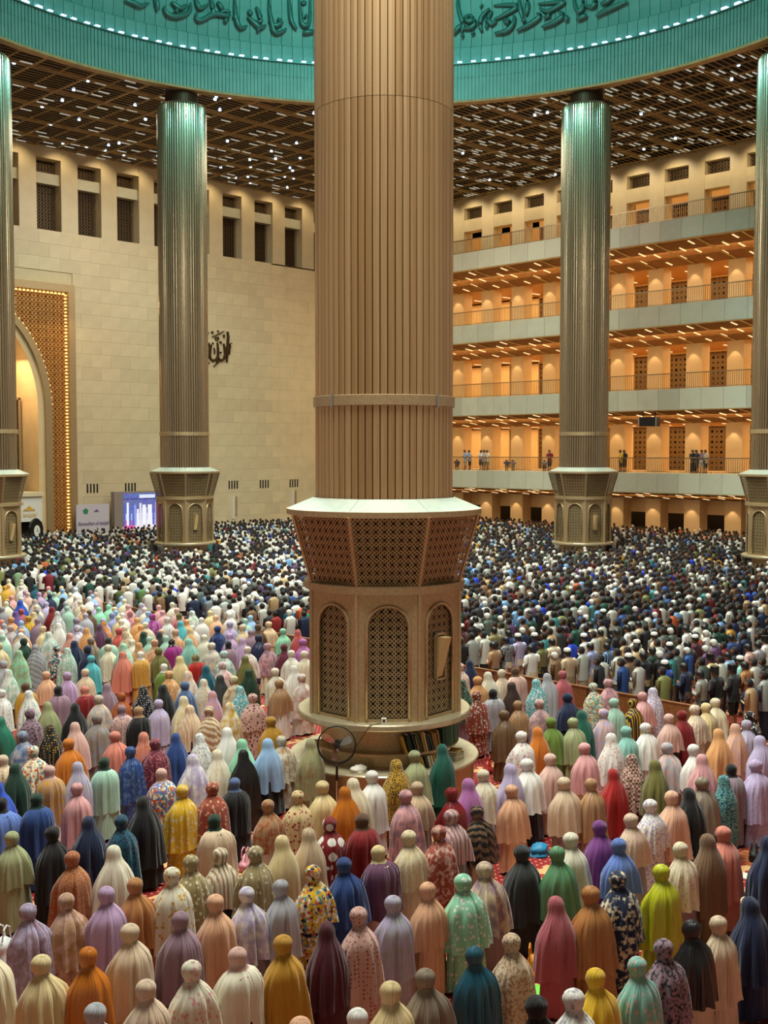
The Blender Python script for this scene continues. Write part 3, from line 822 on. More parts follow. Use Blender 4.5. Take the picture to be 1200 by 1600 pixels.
# ------------------------------------------------------------------ columns
def octa(R, z, yaw=PI / 8): return [(R * math.cos(yaw + k * PI / 4), R * math.sin(yaw + k * PI / 4), z) for k in range(8)]
CM = {}
def column_meshes():
    C_ = CM
    # shaft panel (6 degrees), lower and upper
    def panel(z0, z1):
        w = math.radians(6); V = []
        prof = [(0.02, 1.39), (0.06, 1.425), (0.5, 1.434), (0.90, 1.425), (0.94, 1.39)]
        A = [[((r) * math.cos(t * w), r * math.sin(t * w), z) for t, r in prof] for z in (z0, z1)]
        mb = MB(); mb.rings(A, False, False, close=False)
        n = len(prof); mb.f.append(tuple(range(n, 2 * n)))
        mb.f.append(tuple(range(n))[::-1])
        return mb
    for nm, z0, z1 in (('lo', 6.10, 13.975), ('hi', 13.985, 27.1)):
        me = panel(z0, z1).mesh('shaft_panel'); me.materials.append(M['steel']); C_['p' + nm] = me
    me = MB().lathe([(1.385, 6.0), (1.385, 27.3), (1.0, 28.6)], 60).mesh('shaft_core'); me.materials.append(M['steel_dark']); C_['core'] = me
    mb = MB(); pts = []
    for j in range(60):
        for t, r in ((0.0, 1.33), (0.03, 1.405), (0.16, 1.428), (0.32, 1.437), (0.52, 1.437), (0.68, 1.428), (0.81, 1.405), (0.84, 1.33)): pts.append((math.radians(6) * (j + t), r))
    mb.rings([[(r * f * math.cos(a), r * f * math.sin(a), z) for a, r in pts] for z, f in ((6.1, 1), (26.75, 1), (27.05, 0.985), (27.2, 0.93))], False, True)
    me = mb.mesh('shaft'); me.materials.append(M['steel_far']); C_['shaft'] = me
    me = MB().lathe([(0.98, 27.1), (0.9, 28.6)], 32).mesh('neck'); me.materials.append(M['steel_dark']); C_['neck'] = me
    me = MB().lathe([(1.44, 8.0), (1.475, 8.01), (1.475, 8.21), (1.44, 8.22)], 72).mesh('collar_band'); me.materials.append(M['steel_warm']); C_['band'] = me
    me = MB().obox((1.49, 0, 8.11), (0.04, 0.06, 0.26)).mesh('clamp'); me.materials.append(M['chrome']); C_['clamp'] = me
    # cap: eight facets, rim
    mb = MB(); n = 6; A = []
    for k in range(n + 1):
        t = (k / n - 0.5) * PI / 4 * 0.996
        f = math.cos(PI / 8) / math.cos(t)
        ro = 2.03
        ri = 1.47
        A.append([(ro * math.cos(t), ro * math.sin(t), 5.92), (ri * math.cos(t), ri * math.sin(t), 6.15 - 0.02 * (f - 1))])
    mb.rings([[a[0] for a in A], [a[1] for a in A]], False, False, False)
    me = mb.mesh('cap_facet'); me.materials.append(M['cap_top']); C_['facet'] = me
    me = MB().lathe([(2.0, 5.80), (2.04, 5.81), (2.04, 5.92), (1.98, 5.93)], 72).mesh('cap_rim'); me.materials.append(M['steel_warm']); C_['rim'] = me
    # tapered pierced panel: one face of an octagon frustum
    Rt, Rb, zt, zb = 2.04, 1.64, 5.82, 4.42
    def tap(x, z):
        t = z / 1.4
        ap = (Rb + (Rt - Rb) * t) * math.cos(PI / 8); wd = (Rb + (Rt - Rb) * t) * math.sin(PI / 8) * 2
        return (ap, x / 1.4 * (wd - 0.06), zb + (zt - zb) * t)
    me = pierced(lambda x, z: True, 1.4, 1.4, 1.4 / 17, tap, 0.40, 0.22, 8, every=2).mesh('tapered_lattice'); me.materials.append(M['lattice']); C_['taper'] = me
    mb = MB()
    for R_, z in ((1, 1),):
        a = PI / 8
        P0 = Vector((Rb * math.cos(a), Rb * math.sin(a), zb)); P1 = Vector((Rt * math.cos(a), Rt * math.sin(a), zt))
        mb.tube([P0, P1], 0.035, 4)
    me = mb.mesh('corner_post'); me.materials.append(M['steel_warm']); C_['post'] = me
    me = MB().lathe([(1.40, 4.4), (1.66, 5.8)], 24).mesh('inner_core'); me.materials.append(M['core']); C_['icore'] = me
    me = MB().lathe([(1.5, 4.28), (1.685, 4.28), (1.685, 4.43), (1.5, 4.45)], 72).mesh('ring_moulding'); me.materials.append(M['steel_warm']); C_['ring'] = me
    # body face with arched opening
    Rb_ = 1.64; ap = Rb_ * math.cos(PI / 8); fw_ = Rb_ * math.sin(PI / 8)
    hw = 0.40; zs = 3.62; z0 = 1.80
    mb = MB(); ztop = 4.28; zbot = 1.73
    def F(y, z, d=0): return (ap + d, y, z)
    # side strips and spandrels
    for s in (-1, 1):
        V = [F(s * fw_, zbot), F(s * hw, zbot), F(s * hw, zs), F(s * fw_, zs)]
        mb.add(V, [(0, 1, 2, 3)])
        N_ = 10; prev = (hw, zs)
        for j in range(N_):
            a0, a1 = PI / 2 * j / N_, PI / 2 * (j + 1) / N_
            p0 = (hw * math.cos(a0), zs + hw * math.sin(a0)); p1 = (hw * math.cos(a1), zs + hw * math.sin(a1))
            q0 = (fw_ if j < 5 else fw_ * (1 - (j - 5) / 5), zs + (ztop - zs) * min(1, j / 5)); q1 = (fw_ if j + 1 <= 5 else fw_ * (1 - (j - 4) / 5), zs + (ztop - zs) * min(1, (j + 1) / 5))
            mb.add([F(s * q0[0], q0[1]), F(s * p0[0], p0[1]), F(s * p1[0], p1[1]), F(s * q1[0], q1[1])], [(0, 1, 2, 3)])
    mb.add([F(-hw, zbot), F(hw, zbot), F(hw, z0), F(-hw, z0)], [(0, 1, 2, 3)])
    me = mb.mesh('arched_face'); me.materials.append(M['steel_warm']); C_['face'] = me
    # arch moulding
    path = [(hw, z0), (hw, zs)] + [(hw * math.cos(PI * j / 16), zs + hw * math.sin(PI * j / 16)) for j in range(1, 16)] + [(-hw, zs), (-hw, z0)]
    R = []
    for i, (y, z) in enumerate(path):
        ang = 0 if i <= 1 else (PI if i >= len(path) - 2 else PI * (i - 1) / 16)
        dy, dz = math.cos(ang), math.sin(ang)
        R.append([(ap - 0.02, y - dy * 0.02, z - dz * 0.02), (ap + 0.035, y - dy * 0.0, z - dz * 0.0), (ap + 0.035, y + dy * 0.055, z + dz * 0.055), (ap - 0.02, y + dy * 0.06, z + dz * 0.06)])
    me = MB().rings(R, True, True).mesh('arch_moulding', True); me.materials.append(M['steel_warm']); C_['mould'] = me
    def ina(y, z):
        z_ = z + z0
        return abs(y) < hw if z_ < zs else (y * y + (z_ - zs) ** 2) < (hw + 0.03) ** 2
    me = pierced(ina, 0.84, 2.25, 0.84 / 10, lambda y, z: (ap - 0.05, y, z + z0), 0.40, 0.22, 8, every=2).mesh('arched_lattice'); me.materials.append(M['lattice']); C_['alat'] = me
    me = MB().tube([(Rb_ * math.cos(PI / 8), Rb_ * math.sin(PI / 8), zbot), (Rb_ * math.cos(PI / 8), Rb_ * math.sin(PI / 8), ztop)], 0.045, 8).mesh('corner_pilaster'); me.materials.append(M['steel_warm']); C_['pil'] = me
    me = MB().lathe([(1.38, 1.7), (1.38, 4.4)], 24).mesh('inner_core'); me.materials.append(M['core']); C_['bcore'] = me
    me = MB().lathe([(0.5, 1.60), (1.80, 1.60), (1.82, 1.63), (1.82, 1.71), (1.80, 1.735), (0.5, 1.735)], 72).mesh('bench_top'); me.materials.append(M['bench']); C_['bench'] = me
    me = MB().lathe([(1.33, 0.7), (1.33, 1.62)], 64).mesh('base_drum'); me.materials.append(M['steel_warm']); C_['drum'] = me
    me = MB().lathe([(1.2, 1.04), (1.58, 1.04), (1.58, 1.09), (1.2, 1.09)], 48, a0=math.radians(-80), a1=math.radians(80)).mesh('shelf_board'); me.materials.append(M['steel_warm']); C_['shelf'] = me
    me = MB().lathe([(0.5, 0.70), (1.98, 0.70), (2.0, 0.72), (2.0, 0.75), (1.98, 0.77), (0.5, 0.77)], 72).mesh('platform_top'); me.materials.append(M['bench']); C_['plat'] = me
    me = MB().lathe([(1.9, 0.0), (1.9, 0.71)], 64).mesh('platform_base'); me.materials.append(M['steel_warm']); C_['pbase'] = me
    C_['hatch'] = MB().box(0, 0.03, -0.13, 0.13, 0, 1.1).mesh('hatch_frame')
column_meshes()
def column(ang_deg, label, near=False):
    a = math.radians(ang_deg)
    pos = (DC + 23.7 * math.cos(a), DC + 23.7 * math.sin(a), 0)
    root = tag(empty('mosque_column', pos, a + math.radians(3)), label, 'column', 'round steel columns ringing the dome', 'thing')
    P = lambda nm, me, rz=0: put(nm, CM[me], root, (0, 0, 0), rz)
    if near:
        P('shaft_core', 'core')
        for k in range(60):
            P('shaft_panel', 'plo', math.radians(6 * k)); P('shaft_panel', 'phi', math.radians(6 * k))
    else:
        P('shaft', 'shaft'); P('neck', 'neck')
    P('collar_band', 'band'); P('cap_rim', 'rim'); P('ring_moulding', 'ring')
    for k in range(4): P('clamp', 'clamp', math.radians(45 * k * 2 + 43))
    P('inner_core', 'icore'); P('inner_core', 'bcore')
    for k in range(8):
        r = k * PI / 4
        P('cap_facet', 'facet', r); P('tapered_lattice', 'taper', r); P('corner_post', 'post', r)
        P('arched_face', 'face', r); P('arch_moulding', 'mould', r); P('arched_lattice', 'alat', r); P('corner_pilaster', 'pil', r)
    P('bench_top', 'bench'); P('base_drum', 'drum'); P('shelf_board', 'shelf', 0); P('platform_top', 'plat'); P('platform_base', 'pbase')
    # pale open hatch leaf in the face right of the one towards the camera
    h = MB()
    return root
near = column(225, 'massive central fluted steel column on a pierced octagonal pedestal', True)
column(75, 'fluted column standing beside the video screen', False)
column(15, 'fluted column in front of the galleries, fully visible', False)
column(105, 'fluted column half hidden at the arch edge of the hall', False)
column(-15, 'fluted column cut off by the gallery edge of the hall', False)
column(45, 'column hidden behind the massive central column', False)
for ad in (75, 15, 105, -15):       # cool spots added before each far shaft to turn its top teal
    a = math.radians(ad)
    lamp('added_column_wash', 'SPOT', (DC + 19.8 * math.cos(a), DC + 19.8 * math.sin(a), 27.6), 3000, (0.22, 0.80, 1.0), 0.3, rot=(0, math.radians(-46), a), spot=math.radians(66), blend=1.0)
# open hatches with pale leaf
NC = Vector((DC + 23.7 * math.cos(math.radians(225)), DC + 23.7 * math.sin(math.radians(225)), 0))
M['hatch'] = flat('pale_wood_leaf', (214, 184, 128), 0.5)
def hatch(root, face_deg, lab=None):
    e = empty('hatch', (0, 0, 0), math.radians(face_deg), root)
    ap = 1.64 * math.cos(PI / 8)
    mb = MB(); w, z0, z1 = 0.12, 2.52, 3.40
    mb.box(ap - 0.03, ap + 0.05, -w - 0.03, -w, z0, z1); mb.box(ap - 0.03, ap + 0.05, w, w + 0.03, z0, z1); mb.box(ap - 0.03, ap + 0.05, -w, w, z1, z1 + 0.04); mb.box(ap - 0.03, ap + 0.05, -w, w, z0 - 0.03, z0)
    mb.build('hatch_frame', M['steel_warm'], e)
    MB().box(ap - 0.04, ap - 0.02, -w, w, z0, z1).build('dark_recess', M['core'], e)
    MB().add([(ap, -0.1, z0 + 0.02), (ap, 0.08, z0 + 0.02), (ap + 0.24, 0.08, z1 - 0.03), (ap + 0.24, -0.1, z1 - 0.03), (ap - 0.02, -0.1, z0 + 0.02), (ap - 0.02, 0.08, z0 + 0.02), (ap - 0.02, 0.08, z1 - 0.03), (ap - 0.02, -0.1, z1 - 0.03)],
             [(0, 1, 2, 3), (4, 7, 6, 5), (0, 3, 7, 4), (1, 5, 6, 2), (3, 2, 6, 7), (0, 4, 5, 1)]).build('hatch_leaf', M['hatch'], e)
hatch(near, 45)
exec_cols = [o for o in COL.objects if o.name.startswith('mosque_column')]
for o in exec_cols[1:5]:
    # the face that looks towards the camera, one step to its right
    v = Vector((0, 0, 0)) - o.location
    rel = (math.degrees(math.atan2(v.y, v.x) - o.rotation_euler.z) + 360) % 360
    hatch(o, round((rel + 22) / 45) * 45)

# ------------------------------------------------------------------ people: templates
def skin_mesh(name, joints, edges, root=0, sub=1):
    me = bpy.data.meshes.new(name)
    me.from_pydata([j[0] for j in joints], edges, [])
    o = bpy.data.objects.new(name, me); COL.objects.link(o)
    m = o.modifiers.new('s', 'SKIN'); m.use_smooth_shade = True
    for i, j in enumerate(joints):
        r = j[1]
        me.skin_vertices[0].data[i].radius = (r, r) if not isinstance(r, tuple) else r
        me.skin_vertices[0].data[i].use_root = (i == root)
    if sub:
        s = o.modifiers.new('u', 'SUBSURF'); s.levels = sub; s.render_levels = sub
    dg = bpy.context.evaluated_depsgraph_get()
    out = bpy.data.meshes.new_from_object(o.evaluated_get(dg))
    bpy.data.objects.remove(o)
    out.name = name
    out.materials.clear(); out.materials.append(M['skin'])
    return out
def body_template(h, name, EL=(0.235, -0.01, 0.17), SH=(0.165, 1.33)):
    k = h / 1.65
    J = []; E = []
    def j(x, y, z, r): J.append(((x * k, y * k, z * k), r if isinstance(r, tuple) else r * k)); return len(J) - 1
    pel = j(0, 0, 0.90, 0.115); waist = j(0, 0.01, 1.05, 0.105); chest = j(0, 0.0, 1.24, 0.125); nk = j(0, 0.015, 1.37, 0.055)
    nk2 = j(0, 0.03, 1.42, 0.052); hd = j(0, 0.065, 1.50, 0.082); hd2 = j(0, 0.06, 1.58, 0.075); nose = j(0, 0.165, 1.48, 0.012); chin = j(0, 0.13, 1.415, 0.028)
    E += [(pel, waist), (waist, chest), (chest, nk), (nk, nk2), (nk2, hd), (hd, hd2), (hd, nose), (nk2, chin)]
    for s in (-1, 1):
        ear = j(s * 0.092, 0.05, 1.49, 0.013); E.append((hd, ear))
        sh = j(s * SH[0], 0, SH[1], 0.055); el = j(s * EL[0], EL[1], 1.06, 0.038); wr_ = j(s * 0.085, EL[2], 1.10, 0.025); pa = j(s * 0.03, EL[2] + 0.03, 1.115, 0.026)
        E += [(chest, sh), (sh, el), (el, wr_), (wr_, pa)]
        for q in range(4):
            f1 = j(-s * 0.015, EL[2] + 0.045 + 0.004 * q, 1.145 - q * 0.018, 0.0085); f2 = j(-s * (0.05 - 0.004 * abs(q - 1)), EL[2] + 0.03, 1.142 - q * 0.018, 0.0075)
            E += [(pa, f1), (f1, f2)]
        th = j(s * 0.025, EL[2] + 0.052, 1.15, 0.009); th2 = j(-s * 0.005, EL[2] + 0.05, 1.17, 0.008); E += [(pa, th), (th, th2)]
        hp = j(s * 0.085, 0, 0.82, 0.085); kn = j(s * 0.09, 0.01, 0.46, 0.055); an = j(s * 0.09, -0.02, 0.08, 0.036); toe = j(s * 0.10, 0.13, 0.03, 0.032)
        E += [(pel, hp), (hp, kn), (kn, an), (an, toe)]
    return skin_mesh(name, J, E)
BODY_W = body_template(1.50, 'body', (0.165, 0.0, 0.08), (0.115, 1.275))
BODY_M = body_template(1.65, 'body')

def fold_rings(prof, n, seed, folds, lean=0.0, amp=1.0):
    """prof: (z, rx, ry, cx, cy, fold amplitude)"""
    r = random.Random(seed)
    ks = [(r.choice((5, 6, 7)), r.uniform(0, 6.28), 0.55), (r.choice((9, 11)), r.uniform(0, 6.28), 0.55), (r.choice((14, 16)), r.uniform(0, 6.28), 0.45), (r.choice((21, 23)), r.uniform(0, 6.28), 0.25), (3, r.uniform(0, 6.28), 0.4)]
    pleats = []
    for _ in range(30):
        pleats.append((r.uniform(0, 6.28), r.uniform(0.05, 0.15), r.choice((-1.3, -0.9, 0.8, 1.3, 1.7)), r.choice((1.31, 1.31, 1.27, 1.2, 1.1, 0.95)), r.uniform(-0.15, 0.15)))
    R = []
    for z, rx, ry, cx, cy, fa in prof:
        ring = []
        for j in range(n):
            t = 2 * PI * j / n
            d = 0.35 * sum(a * math.sin(k * t + p + 0.4 * math.sin(z * 3 + p)) for k, p, a in ks[:2])
            for pa_, pw, pA, pz, pd in pleats:
                if z > pz: continue
                q = (t - pa_ - pd * (pz - z) + PI) % (2 * PI) - PI
                d += pA * math.exp(-(q / pw) ** 2) * min(1, (pz - z) / 0.12 + 0.3)
            d *= fa * amp
            ring.append((cx + (rx + d) * math.cos(t), cy + (ry + d) * math.sin(t), z))
        R.append(ring)
    return R
# the veil or cloak that covers a praying woman; tied (pinched at the nape) or smooth
HOOD = [(1.503, 0.02, 0.02, 0, .035, 0), (1.498, .045, .045, 0, .032, 0), (1.482, .068, .07, 0, .03, .001), (1.455, .086, .092, 0, .03, .001), (1.42, .095, .103, 0, .035, .001), (1.385, .094, .102, 0, .04, .001),
        (1.35, .087, .096, 0, .036, .003), (1.322, .074, .083, 0, .033, .004), (1.298, .064, .072, 0, .026, .005)]
TIED = [(1.316, .070, .074, 0, .028, .005), (1.298, .072, .074, 0, .022, .008), (1.27, .090, .086, 0, .016, .009), (1.235, .122, .104, 0, .010, .011), (1.19, .163, .132, 0, .004, .012), (1.13, .206, .164, 0, .0, .013),
        (1.05, .243, .200, 0, .015, .013), (.95, .265, .222, 0, .03, .018), (.82, .276, .228, 0, .025, .021), (.68, .284, .226, 0, .02, .026), (.55, .292, .230, 0, .015, .030), (.44, .300, .236, 0, .012, .033)]
SMOOTH = [(1.505, 0.02, 0.02, 0, .035, 0), (1.50, .045, .045, 0, .03, 0), (1.485, .066, .07, 0, .03, .001), (1.455, .084, .092, 0, .03, .001), (1.41, .098, .107, 0, .03, .001), (1.36, .102, .110, 0, .028, .002),
          (1.32, .110, .112, 0, .02, .004), (1.28, .125, .118, 0, .01, .006), (1.23, .152, .134, 0, .0, .009), (1.16, .188, .158, 0, .0, .011), (1.06, .232, .195, 0, .01, .013), (.95, .266, .222, 0, .02, .016),
          (.82, .276, .226, 0, .02, .020), (.66, .286, .228, 0, .02, .025), (.50, .296, .232, 0, .015, .029), (.36, .304, .236, 0, .012, .032)]
SCARF = HOOD[:7] + [(1.32, .080, .088, 0, .035, .003), (1.28, .105, .10, 0, .02, .004), (1.24, .15, .118, 0, .005, .005), (1.20, .18, .13, 0, .0, .006)]
SHAWL = [(1.285, .085, .078, 0, .01, .005), (1.265, .130, .105, 0, .0, .008), (1.225, .190, .140, 0, -.002, .011), (1.16, .236, .175, 0, .0, .013), (1.06, .264, .212, 0, .015, .015), (.95, .274, .226, 0, .03, .016), (.80, .272, .220, 0, .02, .020), (.62, .272, .215, 0, .01, .024), (.50, .276, .218, 0, .01, .027)]
SKIRT = [(.72, .215, .17, 0, 0, .005), (.45, .235, .19, 0, 0, .014), (.25, .248, .20, 0, 0, .018), (.03, .262, .21, 0, 0, .022)]
def face_gap(mb, n, z0, z1, half):
    """opens the front of a hood"""
    keep = []
    for f in mb.f:
        if len(f) == 4:
            c = Vector((0, 0, 0))
            for i in f: c += Vector(mb.v[i])
            c /= 4
            if z0 < c.z < z1 and c.y > 0.03 and abs(math.atan2(c.x, c.y - 0.02)) < half: continue
        keep.append(f)
    mb.f = keep
T = {}
for s in range(4):
    def mk(name, prof, n, amp=1.0, gap=False, cap0=True, hemcut=0.0):
        prof = [list(p) for p in prof]
        mb = MB()
        if hemcut:
            prof = [p for p in prof if p[0] > hemcut] 
        R = fold_rings(prof, n, 100 * s + len(prof), 0, amp=amp)
        hr = random.Random(s + 9); ph = hr.uniform(0, 6)
        R[-1] = [(x, y, z + 0.035 * math.sin(math.atan2(y, x) + ph) + 0.012 * math.sin(7 * math.atan2(y, x) + ph)) for x, y, z in R[-1]]
        mb.rings(R, cap0, False)
        if gap: face_gap(mb, n, 1.34, 1.462, 0.55)
        me = mb.mesh(name, True); me.materials.append(M['white'])
        return me
    T['hood', s] = mk('hood', [(z, rx * 1.09, ry * 1.09, cx, cy, f) for z, rx, ry, cx, cy, f in HOOD], 26, 0.6, True)
    T['tied', s] = mk('prayer_cloak', TIED, 80, 1.0, False, False, (0, 0.5, 0, 0.6)[s])
    T['smooth', s] = mk('long_veil', SMOOTH, 80, 1.0, True, True, (0, 0.4, 0, 0.45)[s])
    T['scarf', s] = mk('headscarf', SCARF, 28, 0.8, True)
    T['shawl', s] = mk('shawl', SHAWL, 72, 1.0, False, False)
    T['skirt', s] = mk('skirt', SKIRT, 32, 1.0, False, False)

# ------------------------------------------------------------------ cloth colours and patterns
PAL = dict(white=(232, 228, 220), cream=(226, 210, 176), ivory=(222, 214, 190), butter=(222, 198, 142), champagne=(216, 190, 158), beige=(204, 176, 140), tan=(176, 134, 92), camel=(180, 118, 62),
    coffee=(120, 90, 62), brown=(96, 66, 44), chocolate=(62, 42, 36), peach=(226, 170, 132), apricot=(222, 158, 96), blush=(214, 172, 158), pink=(220, 156, 156), rose=(178, 88, 96), salmon=(216, 128, 108),
    coral=(206, 88, 78), red=(170, 20, 16), crimson=(132, 18, 24), maroon=(84, 26, 42), wine=(104, 36, 54), rust=(176, 88, 40), terracotta=(160, 72, 52), orange=(204, 112, 18), mustard=(188, 136, 34),
    gold=(206, 156, 40), yellow=(228, 180, 32), lime=(190, 196, 28), sage=(158, 164, 116), olive=(112, 108, 50), moss=(104, 134, 48), green=(96, 150, 104), mint=(142, 212, 172), seafoam=(158, 198, 176),
    aqua=(132, 192, 178), turquoise=(76, 176, 186), teal=(12, 84, 104), emerald=(14, 88, 70), forest=(22, 58, 42), navy=(24, 36, 70), blue=(34, 66, 130), royal=(20, 70, 190), cornflower=(92, 122, 196),
    sky=(144, 180, 220), lavender=(184, 172, 208), lilac=(184, 150, 190), orchid=(176, 104, 168), purple=(118, 54, 128), plum=(98, 58, 88), violet=(104, 74, 150), mauve=(150, 118, 134), taupe=(138, 122, 104),
    grey=(140, 138, 142), silver=(172, 172, 178), charcoal=(48, 52, 52), black=(20, 20, 22), khaki=(160, 142, 96), steel=(80, 106, 150), magenta=(150, 30, 120), periwinkle=(150, 156, 200), jade=(40, 120, 96))
PAL = {k: tuple(int((c * 0.93 + sum(v) / 3 * 0.07) * 0.94) for c in v) for k, v in PAL.items()}
MATS = {}
def cloth(base, pat='plain', c2=None, satin=False):
    key = (base, pat, c2, satin)
    if key in MATS: return MATS[key]
    m, nt, b = nodemat('cloth_%s_%s' % (base, pat))
    N = nt.nodes.new
    B = (*srgb(*PAL[base]), 1); C2 = (*srgb(*PAL[c2 or 'white']), 1)
    tc = N('ShaderNodeTexCoord'); oi = N('ShaderNodeObjectInfo'); va = N('ShaderNodeVectorMath'); va.operation = 'ADD'
    sc_ = N('ShaderNodeVectorMath'); sc_.operation = 'SCALE'; sc_.inputs['Scale'].default_value = 17.0
    cm = N('ShaderNodeCombineXYZ')
    for i in range(3): L(nt, oi.outputs['Random'], cm.inputs[i])
    L(nt, cm.outputs[0], sc_.inputs[0]); L(nt, tc.outputs['Object'], va.inputs[0]); L(nt, sc_.outputs[0], va.inputs[1])
    vec = va.outputs[0]
    def thr(sock, lo, hi):
        r = N('ShaderNodeMapRange'); r.inputs[1].default_value = lo; r.inputs[2].default_value = hi; L(nt, sock, r.inputs[0]); return r.outputs[0]
    def vor(scale, feat='F1', rand=1.0):
        v = N('ShaderNodeTexVoronoi'); v.feature = feat; v.inputs['Scale'].default_value = scale; v.inputs['Randomness'].default_value = rand; L(nt, vec, v.inputs['Vector']); return v
    def noi(scale, det=3, st=None):
        n = N('ShaderNodeTexNoise'); n.inputs['Scale'].default_value = scale; n.inputs['Detail'].default_value = det
        if st:
            mp = N('ShaderNodeMapping'); mp.inputs['Scale'].default_value = st; L(nt, vec, mp.inputs['Vector']); L(nt, mp.outputs[0], n.inputs['Vector'])
        else: L(nt, vec, n.inputs['Vector'])
        return n
    fac = None
    if pat == 'floral':
        v = vor(15); n = noi(30); a = N('ShaderNodeMath'); a.operation = 'MULTIPLY_ADD'; a.inputs[1].default_value = 0.45; L(nt, n.outputs['Fac'], a.inputs[0]); L(nt, v.outputs['Distance'], a.inputs[2]); fac = thr(a.outputs[0], 0.58, 0.50)
    elif pat == 'dots': fac = thr(vor(20, 'F1', 0.25).outputs['Distance'], 0.34, 0.28)
    elif pat == 'bigdots': fac = thr(vor(5.5, 'F1', 0.35).outputs['Distance'], 0.42, 0.40)
    elif pat == 'print': fac = thr(noi(26, 5).outputs['Fac'], 0.52, 0.56)
    elif pat == 'marble': fac = thr(noi(9, 4).outputs['Fac'], 0.40, 0.64)
    elif pat == 'striped':
        w = N('ShaderNodeTexWave'); w.bands_direction = 'X'; w.inputs['Scale'].default_value = 5.5; w.inputs['Distortion'].default_value = 0.6; L(nt, tc.outputs['Object'], w.inputs['Vector']); fac = thr(w.outputs['Fac'], 0.60, 0.68)
    elif pat == 'banded':
        w = N('ShaderNodeTexWave'); w.bands_direction = 'DIAGONAL'; w.inputs['Scale'].default_value = 4.0; w.inputs['Distortion'].default_value = 1.5; L(nt, vec, w.inputs['Vector']); fac = thr(w.outputs['Fac'], 0.45, 0.62)
    elif pat == 'leopard': fac = thr(vor(30, 'DISTANCE_TO_EDGE').outputs['Distance'], 0.17, 0.12)
    elif pat == 'batik': 
        n = noi(14, 6); fac = thr(n.outputs['Fac'], 0.50, 0.60)
    elif pat == 'checked':
        ck = N('ShaderNodeTexChecker'); ck.inputs['Scale'].default_value = 22; L(nt, tc.outputs['Object'], ck.inputs['Vector']); fac = ck.outputs['Fac']
    mx = N('ShaderNodeMix'); mx.data_type = 'RGBA'
    if pat == 'multi':
        v = vor(27); rp = N('ShaderNodeValToRGB'); rp.color_ramp.interpolation = 'CONSTANT'
        cols = [B, (*srgb(232, 224, 206), 1), C2, B, (*srgb(196, 84, 60), 1), (*srgb(222, 208, 180), 1), B, (*srgb(90, 140, 150), 1)]
        el = rp.color_ramp.elements
        while len(el) < len(cols): el.new(0.5)
        for i, c in enumerate(cols): el[i].position = i / len(cols); el[i].color = c
        sep = N('ShaderNodeSeparateColor'); L(nt, v.outputs['Color'], sep.inputs[0]); L(nt, sep.outputs[0], rp.inputs[0]); colsock = rp.outputs[0]
    else:
        if fac is None:
            fac = thr(noi(3, 3).outputs['Fac'], 0.2, 0.8); mx.inputs[7].default_value = tuple(min(1, c * 1.12) for c in B[:3]) + (1,); mx.inputs[6].default_value = tuple(c * 0.92 for c in B[:3]) + (1,)
        else: mx.inputs[6].default_value = B; mx.inputs[7].default_value = C2
        L(nt, fac, mx.inputs[0]); colsock = mx.outputs[2]
    L(nt, colsock, b.inputs['Base Color'])
    b.inputs['Roughness'].default_value = 0.36 if satin else 0.75
    b.inputs['Specular IOR Level'].default_value = 0.6 if satin else 0.25
    if not satin: b.inputs['Sheen Weight'].default_value = 0.15
    # hanging creases
    sp = N('ShaderNodeSeparateXYZ'); L(nt, tc.outputs['Object'], sp.inputs[0])
    ng = N('ShaderNodeMath'); ng.operation = 'MULTIPLY'; ng.inputs[1].default_value = -1; L(nt, sp.outputs[1], ng.inputs[0])
    at_ = N('ShaderNodeMath'); at_.operation = 'ARCTAN2'; L(nt, sp.outputs[0], at_.inputs[0]); L(nt, ng.outputs[0], at_.inputs[1])
    a6 = N('ShaderNodeMath'); a6.operation = 'MULTIPLY'; a6.inputs[1].default_value = 7.0; L(nt, at_.outputs[0], a6.inputs[0])
    z1_ = N('ShaderNodeMath'); z1_.operation = 'MULTIPLY'; z1_.inputs[1].default_value = 1.7; L(nt, sp.outputs[2], z1_.inputs[0])
    cv = N('ShaderNodeCombineXYZ'); L(nt, a6.outputs[0], cv.inputs[0]); L(nt, z1_.outputs[0], cv.inputs[1]); L(nt, sc_.outputs[0], cv.inputs[2])
    cr = N('ShaderNodeTexNoise'); cr.inputs['Scale'].default_value = 1.0; cr.inputs['Detail'].default_value = 2; L(nt, cv.outputs[0], cr.inputs['Vector'])
    bp = N('ShaderNodeBump'); bp.inputs['Strength'].default_value = 0.8; bp.inputs['Distance'].default_value = 0.04
    L(nt, cr.outputs['Fac'], bp.inputs['Height']); L(nt, bp.outputs[0], b.inputs['Normal'])
    MATS[key] = m
    return m

def words_of(spec):
    base, pat, c2, satin = spec
    w = {'royal': 'royal blue', 'sky': 'sky blue', 'butter': 'pale yellow', 'steel': 'slate blue', 'tan': 'tan', 'seafoam': 'pale sea green', 'coffee': 'coffee brown', 'blue': 'deep blue', 'jade': 'jade green'}.get(base, base)
    c = {'royal': 'royal blue', 'sky': 'sky blue', 'butter': 'yellow', 'steel': 'slate', 'seafoam': 'pale green', 'coffee': 'brown', 'jade': 'green'}.get(c2, c2)
    if pat == 'plain': s = w
    elif pat == 'multi': s = 'multicoloured %s and %s print' % (w, c)
    elif pat in ('bigdots',): s = '%s with big %s dots' % (w, c)
    elif pat == 'dots': s = '%s with %s dots' % (w, c)
    else: s = '%s and %s %s' % (w, c, {'print': 'mottled', 'marble': 'marbled', 'batik': 'batik'}.get(pat, pat))
    return ('satin ' if satin else '') + s
def parse(tok):
    p = tok.split(':')
    sat = p[0].endswith('*'); base = p[0].rstrip('*')
    return (base, p[1] if len(p) > 1 else 'plain', p[2] if len(p) > 2 else None, sat)

